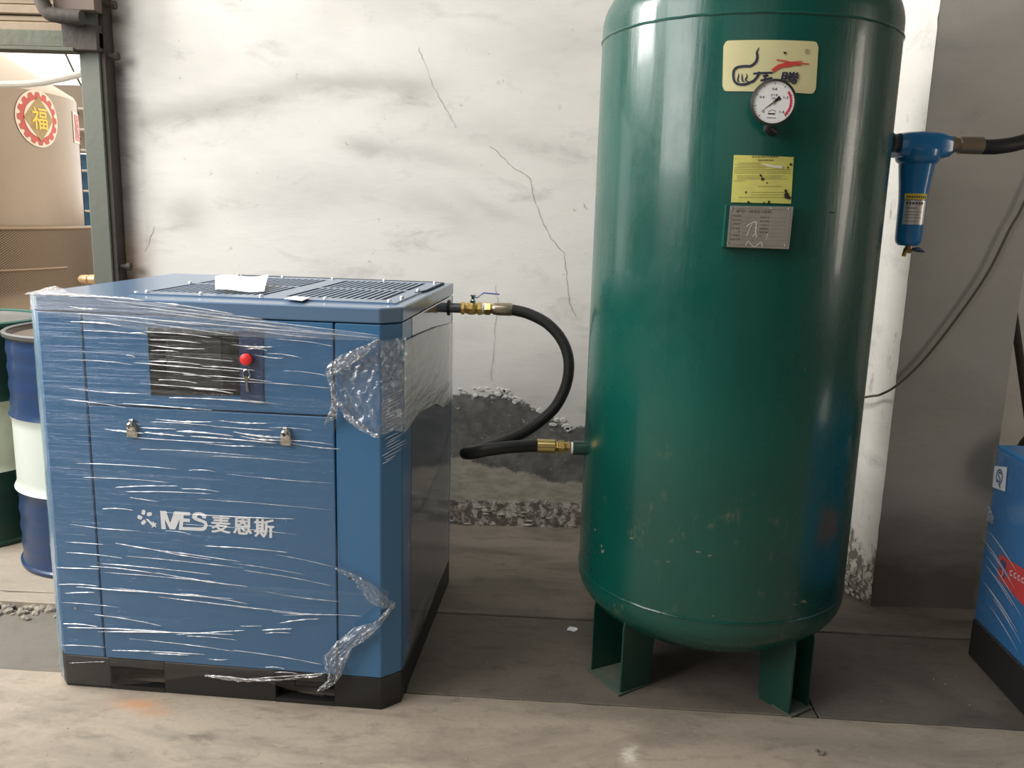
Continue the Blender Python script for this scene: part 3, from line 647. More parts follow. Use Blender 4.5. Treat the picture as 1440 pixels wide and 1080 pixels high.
# locks
for u in (-.703, -.291):
    lk = obj('lock', MB().prism([(u+a*.0145, .757+b*.026) for a, b in ((-1, -1), (1, -1), (1.05, -.4), (.85, .4), (.5, .85), (0, 1), (-.5, .85), (-.85, .4), (-1.05, -.4))], 0, .012, FV, .003), M_chrome, door)
    obj('lock_barrel', MB().lathe([(.0105, 0), (.0105, .005), (.008, .007), (.0045, .0075), (.004, .003), (.001, .003)], F(u, -.012, .763), -Cb, 20), M_chrome, lk)
    obj('lock_slot', MB().box(u-.0012, u+.0012, -.0206, -.0195, .758, .768, 0, fuz), M_black, lk)
for q in ((107, 855), (492, 812)):
    u, z = fr(*q); obj('panel_plug', MB().lathe([(.004, 0), (.004, .002), (.001, .003)], F(u, 0, z), -Cb, 10), M_black if q[0] > 200 else M_alu, comp)
# side hole with pipe
obj('pipe_grommet', MB().lathe([(.026, 0), (.026, .004), (.020, .004), (.020, 0)], F(0, .76, 1.017), Ca, 24), M_black, comp)
# lettering
lg = MB(); fp = lambda x, y: fr(x, y)
def cx_(px): return [fr(*q) for q in px]
H1 = .0012
# zoom crop of the photo: 6.545 px per pixel from (180,700)
z_ = lambda x, y: fr(180+x/6.545, 700+y/6.545)
lg.poly([z_(*q) for q in ((297, 118), (352, 120), (390, 232), (428, 124), (470, 126), (572, 132), (570, 162), (515, 160), (512, 188), (572, 192), (570, 224), (510, 220), (506, 268), (680, 272), (700, 262), (706, 246), (695, 232), (620, 206), (596, 188), (592, 165), (604, 142), (632, 132), (670, 132), (705, 146), (722, 168), (722, 190), (688, 188), (682, 168), (664, 160), (645, 162), (635, 172), (642, 182), (718, 212), (732, 232), (732, 262), (722, 286), (700, 302), (676, 304), (470, 294), (478, 196), (436, 290), (388, 288), (340, 196), (352, 288), (310, 286))], FV, H1)
obj('lettering', lg, M_white, door, smooth=False)
ch = MB()
for c_, x0, x1, y0, y1 in (('麦', 775, 943, 160, 322), ('恩', 975, 1140, 175, 335), ('斯', 1168, 1343, 192, 365)):
    me, a, b, c, d = text(c_)
    P = [z_(x0, y0), z_(x1, y0+10), z_(x1, y1+4), z_(x0, y1-8)]
    def fn(x, y, z, P=P, a=a, b=b, c=c, d=d):
        s = (x-a)/(b-a); t = (y-c)/(d-c); u = (P[3][0]*(1-s)+P[2][0]*s)*(1-t)+(P[0][0]*(1-s)+P[1][0]*s)*t; zz_ = (P[3][1]*(1-s)+P[2][1]*s)*(1-t)+(P[0][1]*(1-s)+P[1][1]*s)*t
        return FV(u, zz_, H1)
    for sx_, sy_, hh_ in ((0, 0, 0), (.034, 0, .0001), (-.034, 0, .0002), (0, .024, .0003), (0, -.024, .0004), (.024, .018, .0005), (-.024, -.018, .0006)):
        ch.mesh(me, lambda x, y, z: fn(x+sx_, y+sy_, z)-Cb*hh_)
obj('lettering', ch, M_white, door, smooth=False)
em_ = MB()
cxx, cyy = 160, 178
for k in range(5):
    a = math.radians(105+72*k); p = []
    for j in range(16):
        th_ = 2*PI*j/16; x = 46+26*math.cos(th_); y = 21*math.sin(th_)+ (8 if math.cos(th_) < 0 else 0)
        if math.cos(th_) < -.5: y *= .35; 
        p.append(z_(cxx+x*math.cos(a)-y*math.sin(a), cyy-(x*math.sin(a)+y*math.cos(a))))
    if k != 3: em_.poly(p, FV, H1)
stp = []
for k in range(10):
    r = 36 if k % 2 == 0 else 15; a = math.radians(90+36*k+8); stp.append(z_(238+r*math.cos(a), 246-r*math.sin(a)))
em_.poly(stp, FV, H1*1.1); em_.poly([z_(*q) for q in ((166, 198), (182, 190), (232, 232), (220, 250))], FV, H1)
obj('flower_emblem', em_, M_white, door, smooth=False)

# ---- stretch film
def lerp_tab(tab, x):
    if x <= tab[0][0]: return tab[0][1]
    for (a, b), (c, d) in zip(tab, tab[1:]):
        if x <= c: return b+(d-b)*(x-a)/(c-a)
    return tab[-1][1]
hi_t = [(-1.0, 1.0935), (-.70, 1.0935), (-.645, 1.088), (-.36, 1.052), (-.05, 1.012), (0, 1.01)]
lo_t = [(-1.0, .012), (-.83, .010), (-.70, .03), (-.55, .066), (-.36, .062), (-.30, .045), (-.20, .028), (-.17, .07), (0, .10)]
rt_t = [(0, -.205), (.072, -.195), (.12, -.155), (.20, -.115), (.296, -.018), (.35, -.075), (.40, -.155), (.50, -.162), (.70, -.166), (.785, -.172), (.81, -.160), (.86, -.15), (.93, -.176), (.97, -.155), (1.0, -.05), (1.1, -.046)]
def film_pt(s, t):
    z = t*1.09; ur = lerp_tab(rt_t, z); u = (-CW+CC)+(ur-(-CW+CC))*s
    zl, zh = lerp_tab(lo_t, u), lerp_tab(hi_t, u); z = zl+(zh-zl)*t
    n = mn.noise(Vector((u*3, z*26+u*3, 1)))*.0022+mn.noise(Vector((u*2, z*70+u*9, 4)))*.0008
    return F(u, -.0062-abs(n)*1.2, z)
fm = MB().grid(film_pt, 90, 190)
flm = obj('stretch_film', fm, M_film, comp, ang=180, fix=False)
def fan_pt(s, t):
    x = 46+s*488; yt = lerp_tab([(46, 413), (205, 422), (372, 449), (535, 473)], x); yb = lerp_tab([(46, 436), (120, 448), (210, 466), (372, 474), (535, 478)], x)
    u, z = fr(x, yt+(yb-yt)*t); return F(u, -.0115-.0015*abs(mn.noise(Vector((s*5, t*9+s*3, 2)))), min(z, 1.092))
obj('film_band', MB().grid(fan_pt, 60, 24), film('film_band', .05, .42, .11, 1.8, 75, (.80, .85, .95), .12, .2), comp, ang=180, fix=False)
# left edge: film pulled over the bevel and the left flank
le = MB().grid(lambda s, t: F(-CW-.003+(CC+.003)*(1-s)-.006*math.sin(PI*s)*0-.007*s, -.007+(CC+.02)*s, .012+t*(CH-.010)+.0*s), 4, 60)
for i, v in enumerate(le.v): v += -Ca*(.003*(mn.noise(Vector((v.z*9, i % 5, 0)))+.4))
obj('film_edge', le, M_edge, comp, ang=180, fix=False)
obj('film_flank', MB().grid(lambda s, t: F(-CW-.006, .05+s*(CD-.06), .02+t*(CH-.02)), 6, 20), M_filmt, comp, ang=180, fix=False)
# gathered film on the top left corner
gt = MB()
def gfn(s, t):
    px = 44+s*175; u, v = tp(px, 411+s*12); top = 4.0*math.sin(PI*min(1, s*2.6))*(s < .385)
    base = Vector(F(u, max(v, .0)+.0, CH)); 
    zz_ = .004+.010*t*(1-s)+.022*max(0, math.sin(PI*min(1, s*2.8)))*t*(1 if s < .36 else .0)
    vv = .0+.075*t*(1-s)**1.5
    return F(-CW+CC*0.3+s*.30, vv-.006, CH+zz_*.55+.003*mn.noise(Vector((s*14, t*6, 2))))
gt.grid(gfn, 40, 12)
obj('gathered_film', gt, M_crump, comp, ang=180, fix=False)
# film on the right flank
def side_film(pts_top, pts_bot, mt, off, nm, wob=.002):
    tu = lambda tab, s: lerp_tab(tab, s)
    def fn(s, t):
        v = .046+s*(CD-.046+.0); zt_, zb_ = tu(pts_top, v), tu(pts_bot, v); z = zb_+(zt_-zb_)*t
        return F(off+wob*abs(mn.noise(Vector((v*9, z*22-v*14, 3)))), v, z)
    obj(nm, MB().grid(fn, 40, 40), mt, comp, ang=180, fix=False)
side_film([(.046, 1.006), (.25, .998), (.5, .985), (.84, .958)], [(.046, .765), (.25, .775), (.5, .745), (.65, .70), (.84, .69)], M_films, .005, 'side_film')
side_film([(.046, .52), (.3, .47), (.6, .50), (.84, .60)], [(.046, .092), (.4, .092), (.84, .10)], M_filmt, .004, 'side_film')
# bevel film
obj('bevel_film', MB().grid(lambda s, t: F(-CC+CC*s+.005, CC*s-.005, .765+t*.245+.012*math.sin(s*3)*(1-t)), 6, 30), film('bevel_film', .03, .35, .5, 8, 60, (.62, .68, .76), .3), comp, ang=180, fix=False)
obj('spike_film', MB().poly([(0, .30), (.055, .30), (.03, .42), (.022, .535), (.0, .48)], lambda x, y, h: F(x*.9, .80, y+.06)), M_filmt, comp, smooth=False, fix=False)
# torn flaps and crumpled edges
def crumple(name, outline_top, outline_bot, nu, nv, amp, mt=None, off=.012):
    def fn(s, t):
        n = len(outline_top)-1; k = min(int(s*n), n-1); f = s*n-k
        a = Vector(outline_top[k]).lerp(Vector(outline_top[k+1]), f); b = Vector(outline_bot[k]).lerp(Vector(outline_bot[k+1]), f)
        p = a.lerp(b, t); q = Vector((s*7, t*7, 3.3)); u, z = fr(p.x, p.y)
        d = off+amp*(abs(mn.noise(q*1.3))+.55*abs(mn.noise(q*3.7))+.3*abs(mn.noise(q*9)))
        u += .004*mn.noise(q*4+Vector((9, 0, 0))); z += .004*mn.noise(q*4+Vector((0, 9, 0)))
        if u > -CC: return F(u, (u+CC)-d, z)
        return F(u, -d, z)
    return obj(name, MB().grid(fn, nu, nv), mt or M_crump, comp, ang=180, fix=False)
M_thinf = film('film_flap', .09, .32, .3, 6, 24, (.74, .80, .88), .18)
crumple('film_flap', [(470, 508), (500, 494), (535, 478), (566, 478)], [(472, 560), (500, 596), (535, 611), (566, 606)], 50, 40, .012, M_thinf, .008)
crumple('crumpled_film', [(461, 516), (478, 500), (500, 490), (520, 482), (536, 474)], [(470, 528), (488, 516), (505, 506), (522, 494), (537, 480)], 60, 14, .022)
crumple('crumpled_film', [(459, 596), (466, 578), (470, 560), (468, 545), (461, 520)], [(463, 592), (476, 586), (480, 568), (475, 545), (470, 520)], 46, 10, .02)
crumple('crumpled_film', [(480, 560), (492, 578), (510, 596), (536, 611)], [(476, 566), (488, 586), (508, 603), (535, 614)], 46, 6, .012)
crumple('crumpled_film', [(473, 794), (498, 802), (530, 820), (553, 853)], [(473, 797), (500, 812), (520, 842), (548, 857)], 56, 14, .012, M_thinf)
crumple('crumpled_film', [(553, 851), (533, 868), (500, 878), (478, 896), (458, 918), (462, 940), (466, 950), (452, 962)], [(554, 856), (540, 872), (520, 893), (500, 905), (490, 925), (482, 945), (474, 956), (450, 966)], 90, 26, .02)
crumple('crumpled_film', [(292, 945), (340, 950), (400, 951), (455, 942)], [(292, 948), (340, 955), (400, 953), (455, 946)], 50, 5, .006)
# pleats: tight folds of the film that catch the light
ST = [(100,416,205,422,3),(60,413,130,417,3),(103,452,172,457,4),(100,430,140,434,3),(110,440,300,458,2),(139,420,372,448,2),(172,428,400,455,2.6),(205,436,430,462,2),(220,424,330,441,3),(150,446,330,470,2),(240,450,530,474,1.6),(300,445,533,471,2),(330,452,534,476,1.4),(120,464,208,470,1.6),
(187,468,210,470,2.4),(180,499,193,502,2.6),(205,466,300,474,2),(214,477,285,482,2),(210,484,290,490,2),(215,492,254,494,2),(245,500,330,507,1.6),(212,507,285,512,2.2),(192,509,338,521,2),(285,514,360,520,2.4),(215,520,300,530,1.6),(260,526,385,536,2),(225,533,280,538,2),(200,538,335,548,1.8),(270,545,330,552,2.4),(175,566,300,576,2.4),(240,558,375,566,2.2),(330,484,385,487,3),(350,490,378,492,2.4),(360,498,400,503,2),(378,496,425,502,1.6),(345,462,450,474,1.6),(390,476,470,486,1.4),(300,534,470,545,1.2),
(150,602,205,608,2.4),(160,604,184,606,2.6),(206,607,262,612,4),(200,600,250,602,1.6),(250,605,330,612,3),(222,588,300,592,2),(215,592,305,598,1.4),(310,590,378,594,2.2),(300,598,385,604,2),(270,612,390,622,3),(330,606,396,614,4),(340,612,398,618,3),(405,618,470,624,1.8),(412,622,480,630,1.6),(180,613,330,622,1.4),(290,622,360,626,1.6),(300,560,400,568,1.4),
(165,684,252,682,1.6),(180,690,300,693,1.6),(258,686,310,690,1.8),(268,660,306,662,1.4),(185,698,225,704,1.4),(147,714,190,716,2),(235,719,415,728,1.8),(235,745,272,750,1.4),(95,760,150,764,1.2),(165,762,245,775,1.6),(290,766,407,775,2.6),(180,780,345,797,1.2),(230,772,340,788,2),(205,768,300,785,1.4),(140,790,300,806,1.2),(82,796,142,798,1.6),(130,794,225,805,1.8),(220,803,350,823,2.4),(150,803,330,820,1.2),(330,790,430,806,1),(390,778,470,795,1),(345,800,470,822,1),
(85,820,140,822,1.6),(95,832,135,831,2.4),(110,823,260,834,2),(160,824,330,840,1.6),(225,837,385,856,2.6),(255,832,350,847,1.6),(385,858,470,862,2),(400,863,510,864,1.4),(395,874,450,868,2.6),(375,830,480,844,1),(300,846,450,862,1),
(135,862,230,878,2),(92,875,140,879,2.6),(98,880,260,888,2.8),(140,886,330,890,2.2),(250,890,345,884,2),(265,892,335,898,1.6),(370,884,412,882,3),(375,888,410,888,2),(340,878,370,878,1.4),(185,896,335,914,1.4),(160,912,290,918,2.4),(215,916,268,919,2.6),(330,912,455,932,1.6),(295,924,322,925,1.8),(375,936,402,938,2),(388,943,420,945,1.6),(100,930,150,928,1),(290,948,350,953,2.6),(350,952,460,944,2),
(100,545,210,553,1),(90,560,180,572,1),(110,650,250,658,.9),(120,670,240,677,.9),(300,640,440,650,.9),(320,665,470,678,.9),(280,700,470,716,.8),(100,735,200,745,.9),(95,775,175,783,1),(90,845,170,852,1),(88,905,150,908,1),(100,505,190,512,1),(260,735,420,750,.9),(200,630,360,640,.9),(380,600,440,604,1.2),(400,520,465,528,1)]
pm = MB()
for x0, y0, x1, y1, wd in ST:
    u0, z0_ = fr(x0, y0); u1, z1_ = fr(x1, y1); n = 12; ph = R.random()*9; pts = []; rr = []
    for k in range(n+1):
        t = k/n; u = u0+(u1-u0)*t; z = z0_+(z1_-z0_)*t+.0016*math.sin(t*PI)*math.sin(ph)*2+.0006*mn.noise(Vector((t*6, ph, 0)))
        vv = -.0095
        pts.append(F(u, vv, z)); e = math.sin(PI*min(max(t, .02), .98))**.6; rr.append(.00088*wd*(.12+.88*e)*(.35+1.7*abs(mn.noise(Vector((t*6, ph, 7))))))
    pm.tube(pts, rr, 6, True)
for k in range(22):       # short folds on the bevel and flap
    y0 = 560+k*4.2 if k < 12 else 618+(k-12)*3.8; x0 = 537+R.random()*8; x1 = min(565, x0+8+R.random()*16); sl_ = -.38
    P = []
    for q in range(5):
        x = x0+(x1-x0)*q/4; u, z = fr(x, y0+sl_*(x-x0)); P.append(F(u, (u+CC)-.008, z))
    pm.tube(P, [.0003, .0009, .001, .0008, .0003], 5)
tag(obj('film_pleats', pm, M_pleat, comp), kind='stuff')

# papers on top
def sheet(name, label, cat, pts, zf, n=24, mt=M_paper, thick=.0012):
    P = [Vector(p) for p in pts]                       # FL, FR, BR, BL in (u, v)
    def fn(h):
        def g(s, t):
            q = P[0].lerp(P[1], s).lerp(P[3].lerp(P[2], s), t); return F(q.x, q.y, CH+.0052+zf(s, t)+h)
        return g
    mb = MB().grid(fn(0), n, n).grid(fn(thick), n, n)
    return tag(obj(name, mb, mt, None, F(*P[0], CH+.0052), ang=60, fix=False), label, cat)
sheet('folded_paper', 'folded white paper leaning over the left vent grille on the compressor top', 'paper',
      [tp(303, 414), tp(372, 414), tp(378, 401), tp(303, 403)], lambda s, t: .020*t**.6+.004*math.sin(s*7)*t+.004*math.sin(s*5+1)*(1-t)+.004)
sheet('paper_slip', 'small white slip of paper near the front edge of the compressor top', 'paper',
      [tp(399, 424), tp(425, 427), tp(436, 422), tp(413, 420)], lambda s, t: .001)
# film end drapes over paper not modelled: nothing lies there in the picture

# ================================================================== PIPE, VALVE, HOSE
vy0 = F(0, .76, 1.017); ax = Vector((1, 0, 0)); Z1 = vy0.z
def vx(px): return wy(px, 434, vy0.y).x
pp = MB().lathe([(.0165, 0), (.0165, vx(652)-vy0.x)], vy0-Vector((.02, 0, 0))*0, ax, 24)
tag(obj('outlet_pipe', pp, M_pipe, None, vy0), 'short grey outlet pipe from the compressor side to the brass valve', 'pipe')
bv = thing('ball_valve', 'brass ball valve with a blue lever, between grey pipe and hose', 'valve', (vx(652), vy0.y, Z1))
X = lambda px: vx(px)-vx(648)
bo = Vector((vx(648), vy0.y, Z1))
obj('valve_body', MB().lathe([(.018, 0), (.021, .002), (.021, X(653)), (.0165, X(654)), (.019, X(657)), (.0215, X(661)), (.0215, X(665)), (.019, X(669)), (.017, X(671)), (.0215, X(672)), (.0215, X(677)), (.018, X(678))], bo, ax, 8), M_brass, bv, ang=25)
obj('tape_ring', MB().lathe([(.0195, X(678)), (.0195, X(680.5))], bo, ax, 20), M_tape, bv)
obj('union_nut', MB().lathe([(.017, X(680)), (.0225, X(683)), (.0225, X(689.5)), (.018, X(690)), (.015, X(694))], bo, ax, 6), M_brass, bv, ang=20)
so = Vector((vx(665), vy0.y, Z1+.016))
obj('valve_stem', MB().lathe([(.010, 0), (.010, .012), (.006, .013), (.006, .024), (.0095, .024), (.0095, .029), (.004, .031)], so, (0, 0, 1), 8), M_chrome, bv)
lv = [(vx(664), vy0.y, Z1+.037), (vx(671), vy0.y, Z1+.036), (vx(676), vy0.y-.003, Z1+.047), (vx(680), vy0.y-.004, Z1+.053), (vx(690), vy0.y-.004, Z1+.0515), (vx(702), vy0.y-.004, Z1+.050)]
obj('lever', MB().tube(lv, [.004, .004, .0045, .0055, .0055, .0055], 8, flat=.45), M_handle, bv)

hs = thing('air_hose', 'thick black rubber hose looping from the brass valve to the green tank', 'hose', (vx(725), vy0.y, Z1))
obj('ferrule', MB().lathe([(.015, X(692)), (.020, X(695)), (.0205, X(698)), (.0215, X(702)), (.0215, X(719)), (.019, X(720.5))], bo, ax, 28), M_zn, hs)
def hp(x, y, Y): return wy(x, y, Y)
tz = .656; pY = 2.47
cps = [hp(716, 435.5, vy0.y), hp(727, 437, vy0.y), hp(745, 442, 2.868), hp(768, 454, 2.86), hp(786, 472, 2.85), hp(797, 494, 2.84), hp(800, 518, 2.83), hp(795, 545, 2.82), hp(781, 572, 2.80), hp(760, 592, 2.78), hp(735, 609, 2.75), hp(708, 621, 2.71), hp(684, 629, 2.66), hp(665, 635, 2.59), hp(656, 637, 2.53), hp(656, 637.5, 2.47), hp(665, 637, 2.44), hp(685, 633, 2.43), hp(715, 629, 2.44), hp(745, 627, 2.46), hp(757, 627, 2.47)]
obj('rubber_hose', MB().tube(spline(cps, 8), .0185, 20), M_hose, hs)
q0 = hp(755, 627, pY); L = lambda px: hp(px, 627, pY).x-q0.x
obj('ferrule', MB().lathe([(.0195, 0), (.021, .002), (.021, L(780)), (.017, L(782))], q0, ax, 28), mat('ferrule_yellow', (.50, .40, .16), .3, .9), hs)
obj('hose_nut', MB().lathe([(.013, L(781)), (.0155, L(784)), (.020, L(785)), (.020, L(793)), (.014, L(794)), (.013, L(797)), (.0165, L(798)), (.0165, L(801))], q0, ax, 6), M_brass, hs, ang=20)

# ================================================================== TANK
tk_ = thing('air_receiver_tank', 'tall dark green upright air receiver tank on plate legs', 'tank', TC)
zs0, zs1 = .297, 1.797; dh = .165
prof = [(.002, zs0-.02-dh)]
for k in range(1, 25):
    a = PI/2*k/24; prof.append((TR*math.sin(a)**.92 if k < 24 else TR, zs0-.02-dh*math.cos(a)))
prof += [(TR, zs0), (TR, .6), (TR, 1.0), (TR, 1.4), (TR, zs1), (TR, zs1+.03)]
for k in range(1, 25):
    a = PI/2*k/24; prof.append((max(.002, TR*math.cos(a)**.92), zs1+.03+dh*1.25*math.sin(a)))
obj('shell', MB().lathe(prof, TC, n=128), M_tank, tk_, ang=60)
for z in (zs0, zs1): obj('weld_seam', MB().tube([TP(2*PI*k/96, z+.0006*math.sin(k*2.1), TR) for k in range(97)], .0034, 6, cap=False), M_tank, tk_)
obj('weld_seam', MB().tube([TP(1.9, z/20*1.5+zs0, TR) for z in range(21)], .003, 6), M_tank, tk_)
# legs: two plates meeting inside, on a foot plate
for maz, ha in ((-60, 1), (34, .55), (170, 1)):
    m_ = math.radians(maz); lm = MB()
    fold = lambda z, r=.275: TP(m_, z, r)
    for s in (-1, 1):
        oaz = m_+math.radians(11.5)*s
        o1 = lambda z, r: TP(oaz, z, r)
        i1 = lambda z, r: TP(m_+math.radians(7.0)*s, z, r)
        ti = .006
        # plate outline in (radius, z): outer vertical edge with rounded top corner, inner edge tapering
        P = [(.372, 0), (.372, .20), (.368, .222), (.355, .232), (.30, .22), (.255, .20), (.268, 0)]
        vs = []
        for r, z in P:
            tfr = (r-.255)/(.372-.255); az_ = m_+math.radians(15-4*tfr)*s*ha
            d_ = Vector((math.cos(az_), math.sin(az_), 0))*(ti/2)
            vs += [TP(az_, z, r)-d_, TP(az_, z, r)+d_]
        n = len(P); fs = [(2*i, 2*i+1, (2*i+3) % (2*n), (2*i+2) % (2*n)) for i in range(n)]
        fs += [tuple(2*i for i in range(n)), tuple(2*i+1 for i in range(n-1, -1, -1))]
        lm.add(vs, fs)
    # web between the inner edges
    lm.add([TP(m_-.255*ha, 0, .268), TP(m_+.255*ha, 0, .268), TP(m_+.255*ha, .20, .257), TP(m_-.255*ha, .20, .257), TP(m_-.255*ha, 0, .263), TP(m_+.255*ha, 0, .263), TP(m_+.255*ha, .20, .252), TP(m_-.255*ha, .20, .252)],
           [(0, 1, 2, 3), (7, 6, 5, 4), (0, 4, 5, 1), (3, 2, 6, 7), (0, 3, 7, 4), (1, 5, 6, 2)])
    lg_ = obj('leg', lm, M_green, tk_, smooth=False)
    obj('foot_plate', MB().prism([(TP(m_+a*ha, 0, r).x, TP(m_+a*ha, 0, r).y) for a, r in ((-.21, .385), (.21, .385), (.27, .262), (-.27, .262))], 0, .005, lambda x, y, z: Vector((x, y, z))), mat('foot_dusty', (.07, .10, .075), .8, mott=.7, mscale=25, mcol=(.15, .13, .1)) if 'foot_dusty' not in bpy.data.materials else bpy.data.materials['foot_dusty'], lg_, smooth=False)
def TS(x, y, h): return TP(x, y, TR+.0006+h)
M_chip = mat('paint_chip', (.20, .19, .14), .8)
for qx, qy, rx, ry in ((848, 775, 3, 4), (846, 768, 1.5, 5), (982, 776, 7, 2), (998, 781, 5, 2), (1130, 846, 7, 3), (1118, 850, 6, 1.2), (1003, 866, 2.5, 1.5), (837, 745, 1.5, 2), (1132, 519, 2, 1.2), (888, 757, 6, 1.4), (940, 790, 5, 1.2), (1169, 299, 5, 3)):
    pp_ = []
    for k in range(9):
        a = 2*PI*k/9; az_, zz_ = tk(qx+rx*.8*math.cos(a)*R.uniform(.3, 1.3), qy+ry*.7*math.sin(a)*R.uniform(.3, 1.3)); pp_.append((az_, zz_))
    obj('paint_chip', MB().poly(pp_, TS, 0), M_chip if qx != 1169 else M_ink, tk_, smooth=False)
def curved_plate(name, px, mt, th_=.0015, par=tk_, rad=0, off=0.0):
    A = [tk(*q) for q in px]     # TL TR BR BL
    def g(h):
        def fn(s, t):
            a = (A[0][0]*(1-s)+A[1][0]*s)*(1-t)+(A[3][0]*(1-s)+A[2][0]*s)*t; z = (A[0][1]*(1-s)+A[1][1]*s)*(1-t)+(A[3][1]*(1-s)+A[2][1]*s)*t
            if rad:
                w_ = (A[1][0]-A[0][0])*TR; hh = A[0][1]-A[3][1]; ds = min(s, 1-s)*w_; dt = min(t, 1-t)*hh
                if ds < rad: 
                    lim = rad-math.sqrt(max(0, rad*rad-(rad-ds)**2)); k = lim/hh
                    z = (A[0][1]*(1-s)+A[1][1]*s)*(1-(k+(1-2*k)*t))+(A[3][1]*(1-s)+A[2][1]*s)*(k+(1-2*k)*t)
            return TS(a, z, h+off)
        return fn
    mb = MB().grid(g(th_), 48, 12); n = 49*13
    mb.grid(g(0), 48, 12)
    e = []
    for i in range(48):
        for j in (0, 12): a = i*13+j; b = a+13; e.append((a, b, b+n, a+n))
    for j in range(12):
        for i in (0, 48): a = i*13+j; b = a+1; e.append((a, b, b+n, a+n))
    mb.f += e
    return obj(name, mb, mt, par, smooth=True, ang=40)
plate = curved_plate('logo_plate', [(1018, 57.5), (1151, 59), (1146, 132.5), (1015.5, 128.5)], M_lab, rad=.012)
zq = lambda x, y: tk(1010+x/7.713, 50+y/7.713)
TI = lambda x, y, h: TS(x, y, .0030+h)
def stroke(mb, pts, wd, smooth=6, h=0):
    q = [zq(*p) for p in pts]; q = [(a*TR, z) for a, z in q]
    if smooth:
        s3 = spline([(a, z, 0) for a, z in q], smooth); q = [(v.x, v.y) for v in s3]
    k = 1/7.713*.00165
    if isinstance(wd, (list, tuple)): 
        n = len(q); W = [lerp_tab([(i/(len(wd)-1), wv) for i, wv in enumerate(wd)], j/(n-1))*k for j in range(n)]
    else: W = [wd*k]*len(q)
    mb.ribbon(q, W, lambda x, y, hh: TI(x/TR, y, hh), h)
tb = MB()
stroke(tb, [(443, 132), (418, 180), (422, 235), (405, 290), (350, 332), (280, 335), (205, 348), (170, 385), (165, 450), (178, 500), (220, 530), (290, 530), (345, 510), (385, 485), (420, 440), (440, 395)], [6, 22, 28, 26, 26, 28, 26, 24, 26, 28, 24, 16, 20])
for pts in ([(225, 410), (218, 450), (212, 490), (230, 505)], [(258, 415), (258, 455), (262, 490), (285, 505)], [(300, 415), (312, 445), (298, 470), (300, 490), (335, 505)]): stroke(tb, pts, [5, 14, 16, 8])
lng = [[(378, 415), (470, 408), (590, 404)], [(450, 395), (430, 440), (400, 480), (365, 510)], [(520, 400), (505, 450), (500, 500), (505, 520)], [(455, 490), (520, 475), (580, 458)], [(480, 440), (540, 436)], [(500, 515), (560, 520), (590, 512)]]
for p in lng: stroke(tb, p, 19, 0, .0002)
obj('emblem_print', tb, M_ink, plate, smooth=False)
ch2 = MB(); a0_, z0_ = zq(665, 395); a1_, z1_ = zq(862, 528)
for sx_, sy_, hh_ in ((0, 0, 0), (.0012, 0, .0001), (-.0012, 0, .0002), (0, .0006, .0003), (0, -.0006, .0004)): put_text(ch2, '腾', a0_+sx_/TR*.6, a1_+sx_/TR*.6, z1_+sy_, z0_+sy_, TI, .0003+hh_, 0, .1)
obj('character_print', ch2, M_ink, plate, smooth=False)
rd = MB()
for p, wv in (([(595, 395), (570, 375), (620, 330), (700, 305), (780, 290)], None),):
    pass
rd.poly([zq(*q) for q in ((597, 402), (572, 372), (640, 320), (735, 290), (625, 272), (630, 260), (725, 272), (780, 286), (905, 278), (910, 288), (840, 298), (975, 304), (978, 316), (850, 312), (905, 322), (880, 330), (810, 326), (770, 342), (680, 350))], TI, .0002)
obj('red_figure_print', rd, M_redp, plate, smooth=False)
rg = MB(); stroke(rg, [(960+24*math.cos(k*PI/6), 175+24*math.sin(k*PI/6)) for k in range(13)], 5, 0)
a_, z_a = zq(950, 190); b_2, z_b = zq(970, 160); put_text(rg, 'R', a_, b_2, z_a, z_b, TI, 0)
obj('trademark_print', rg, M_inkg, plate, smooth=False)
obj('dirt_mark', MB().poly([zq(*q) for q in ((698, 182), (715, 178), (740, 184), (720, 210))], TI, .0004), M_soot, plate, smooth=False)
# yellow notice
yl = curved_plate('notice_label', [(1032, 218), (1116, 221), (1112, 286.5), (1028, 284.5)], M_laby, .0008)
zy = lambda x, y: tk(1010+x/7.2, 210+y/7.2)
def TY(x, y, h): return TS(x, y, .0018+h)
yt = MB()
def dash(mb, x0, x1, y, wd=5, sk=(8, 16), gap=4, f=zy, T=TY):
    x = x0
    while x < x1:
        e = min(x1, x+R.uniform(*sk)); a = f(x, y); b = f(e, y+(e-x)*.015)
        mb.ribbon([(a[0]*TR, a[1]), (b[0]*TR, b[1])], wd/7.2*.0016, lambda p, q, h: T(p/TR, q, h)); x = e+R.uniform(gap*.5, gap*1.4)
a = zy(160, 92); b = zy(768, 98); yt.ribbon([(a[0]*TR, a[1]), (b[0]*TR, b[1])], .0007, lambda p, q, h: TY(p/TR, q, h))
dash(yt, 340, 600, 76, 11, (18, 26), 9); dash(yt, 400, 560, 110, 12, (14, 18), 6)
for y, x0, x1 in ((138, 200, 430), (152, 165, 420), (170, 190, 520), (186, 165, 480), (204, 165, 730), (222, 165, 720), (240, 165, 735), (268, 190, 670), (284, 190, 640), (300, 190, 700), (318, 155, 270), (375, 400, 640), (435, 330, 690), (460, 330, 680), (485, 200, 680)): dash(yt, x0, x1, y, 4.5, (6, 13), 4)
obj('notice_print', yt, M_inkg, yl, smooth=False)
sp = MB()
for x, y, r in ((428, 266, 13), (448, 300, 18), (490, 340, 8), (280, 435, 10), (690, 470, 34), (680, 420, 16), (712, 490, 20), (730, 152, 14), (305, 535, 12), (510, 535, 14), (460, 542, 10), (700, 185, 10)):
    obj('dirt_spot', MB().poly([zy(x+r*math.cos(k*PI/6)*R.uniform(.7, 1.2), y+r*1.05*math.sin(k*PI/6)*R.uniform(.7, 1.2)) for k in range(12)], TY, .0004), M_soot, yl, smooth=False)
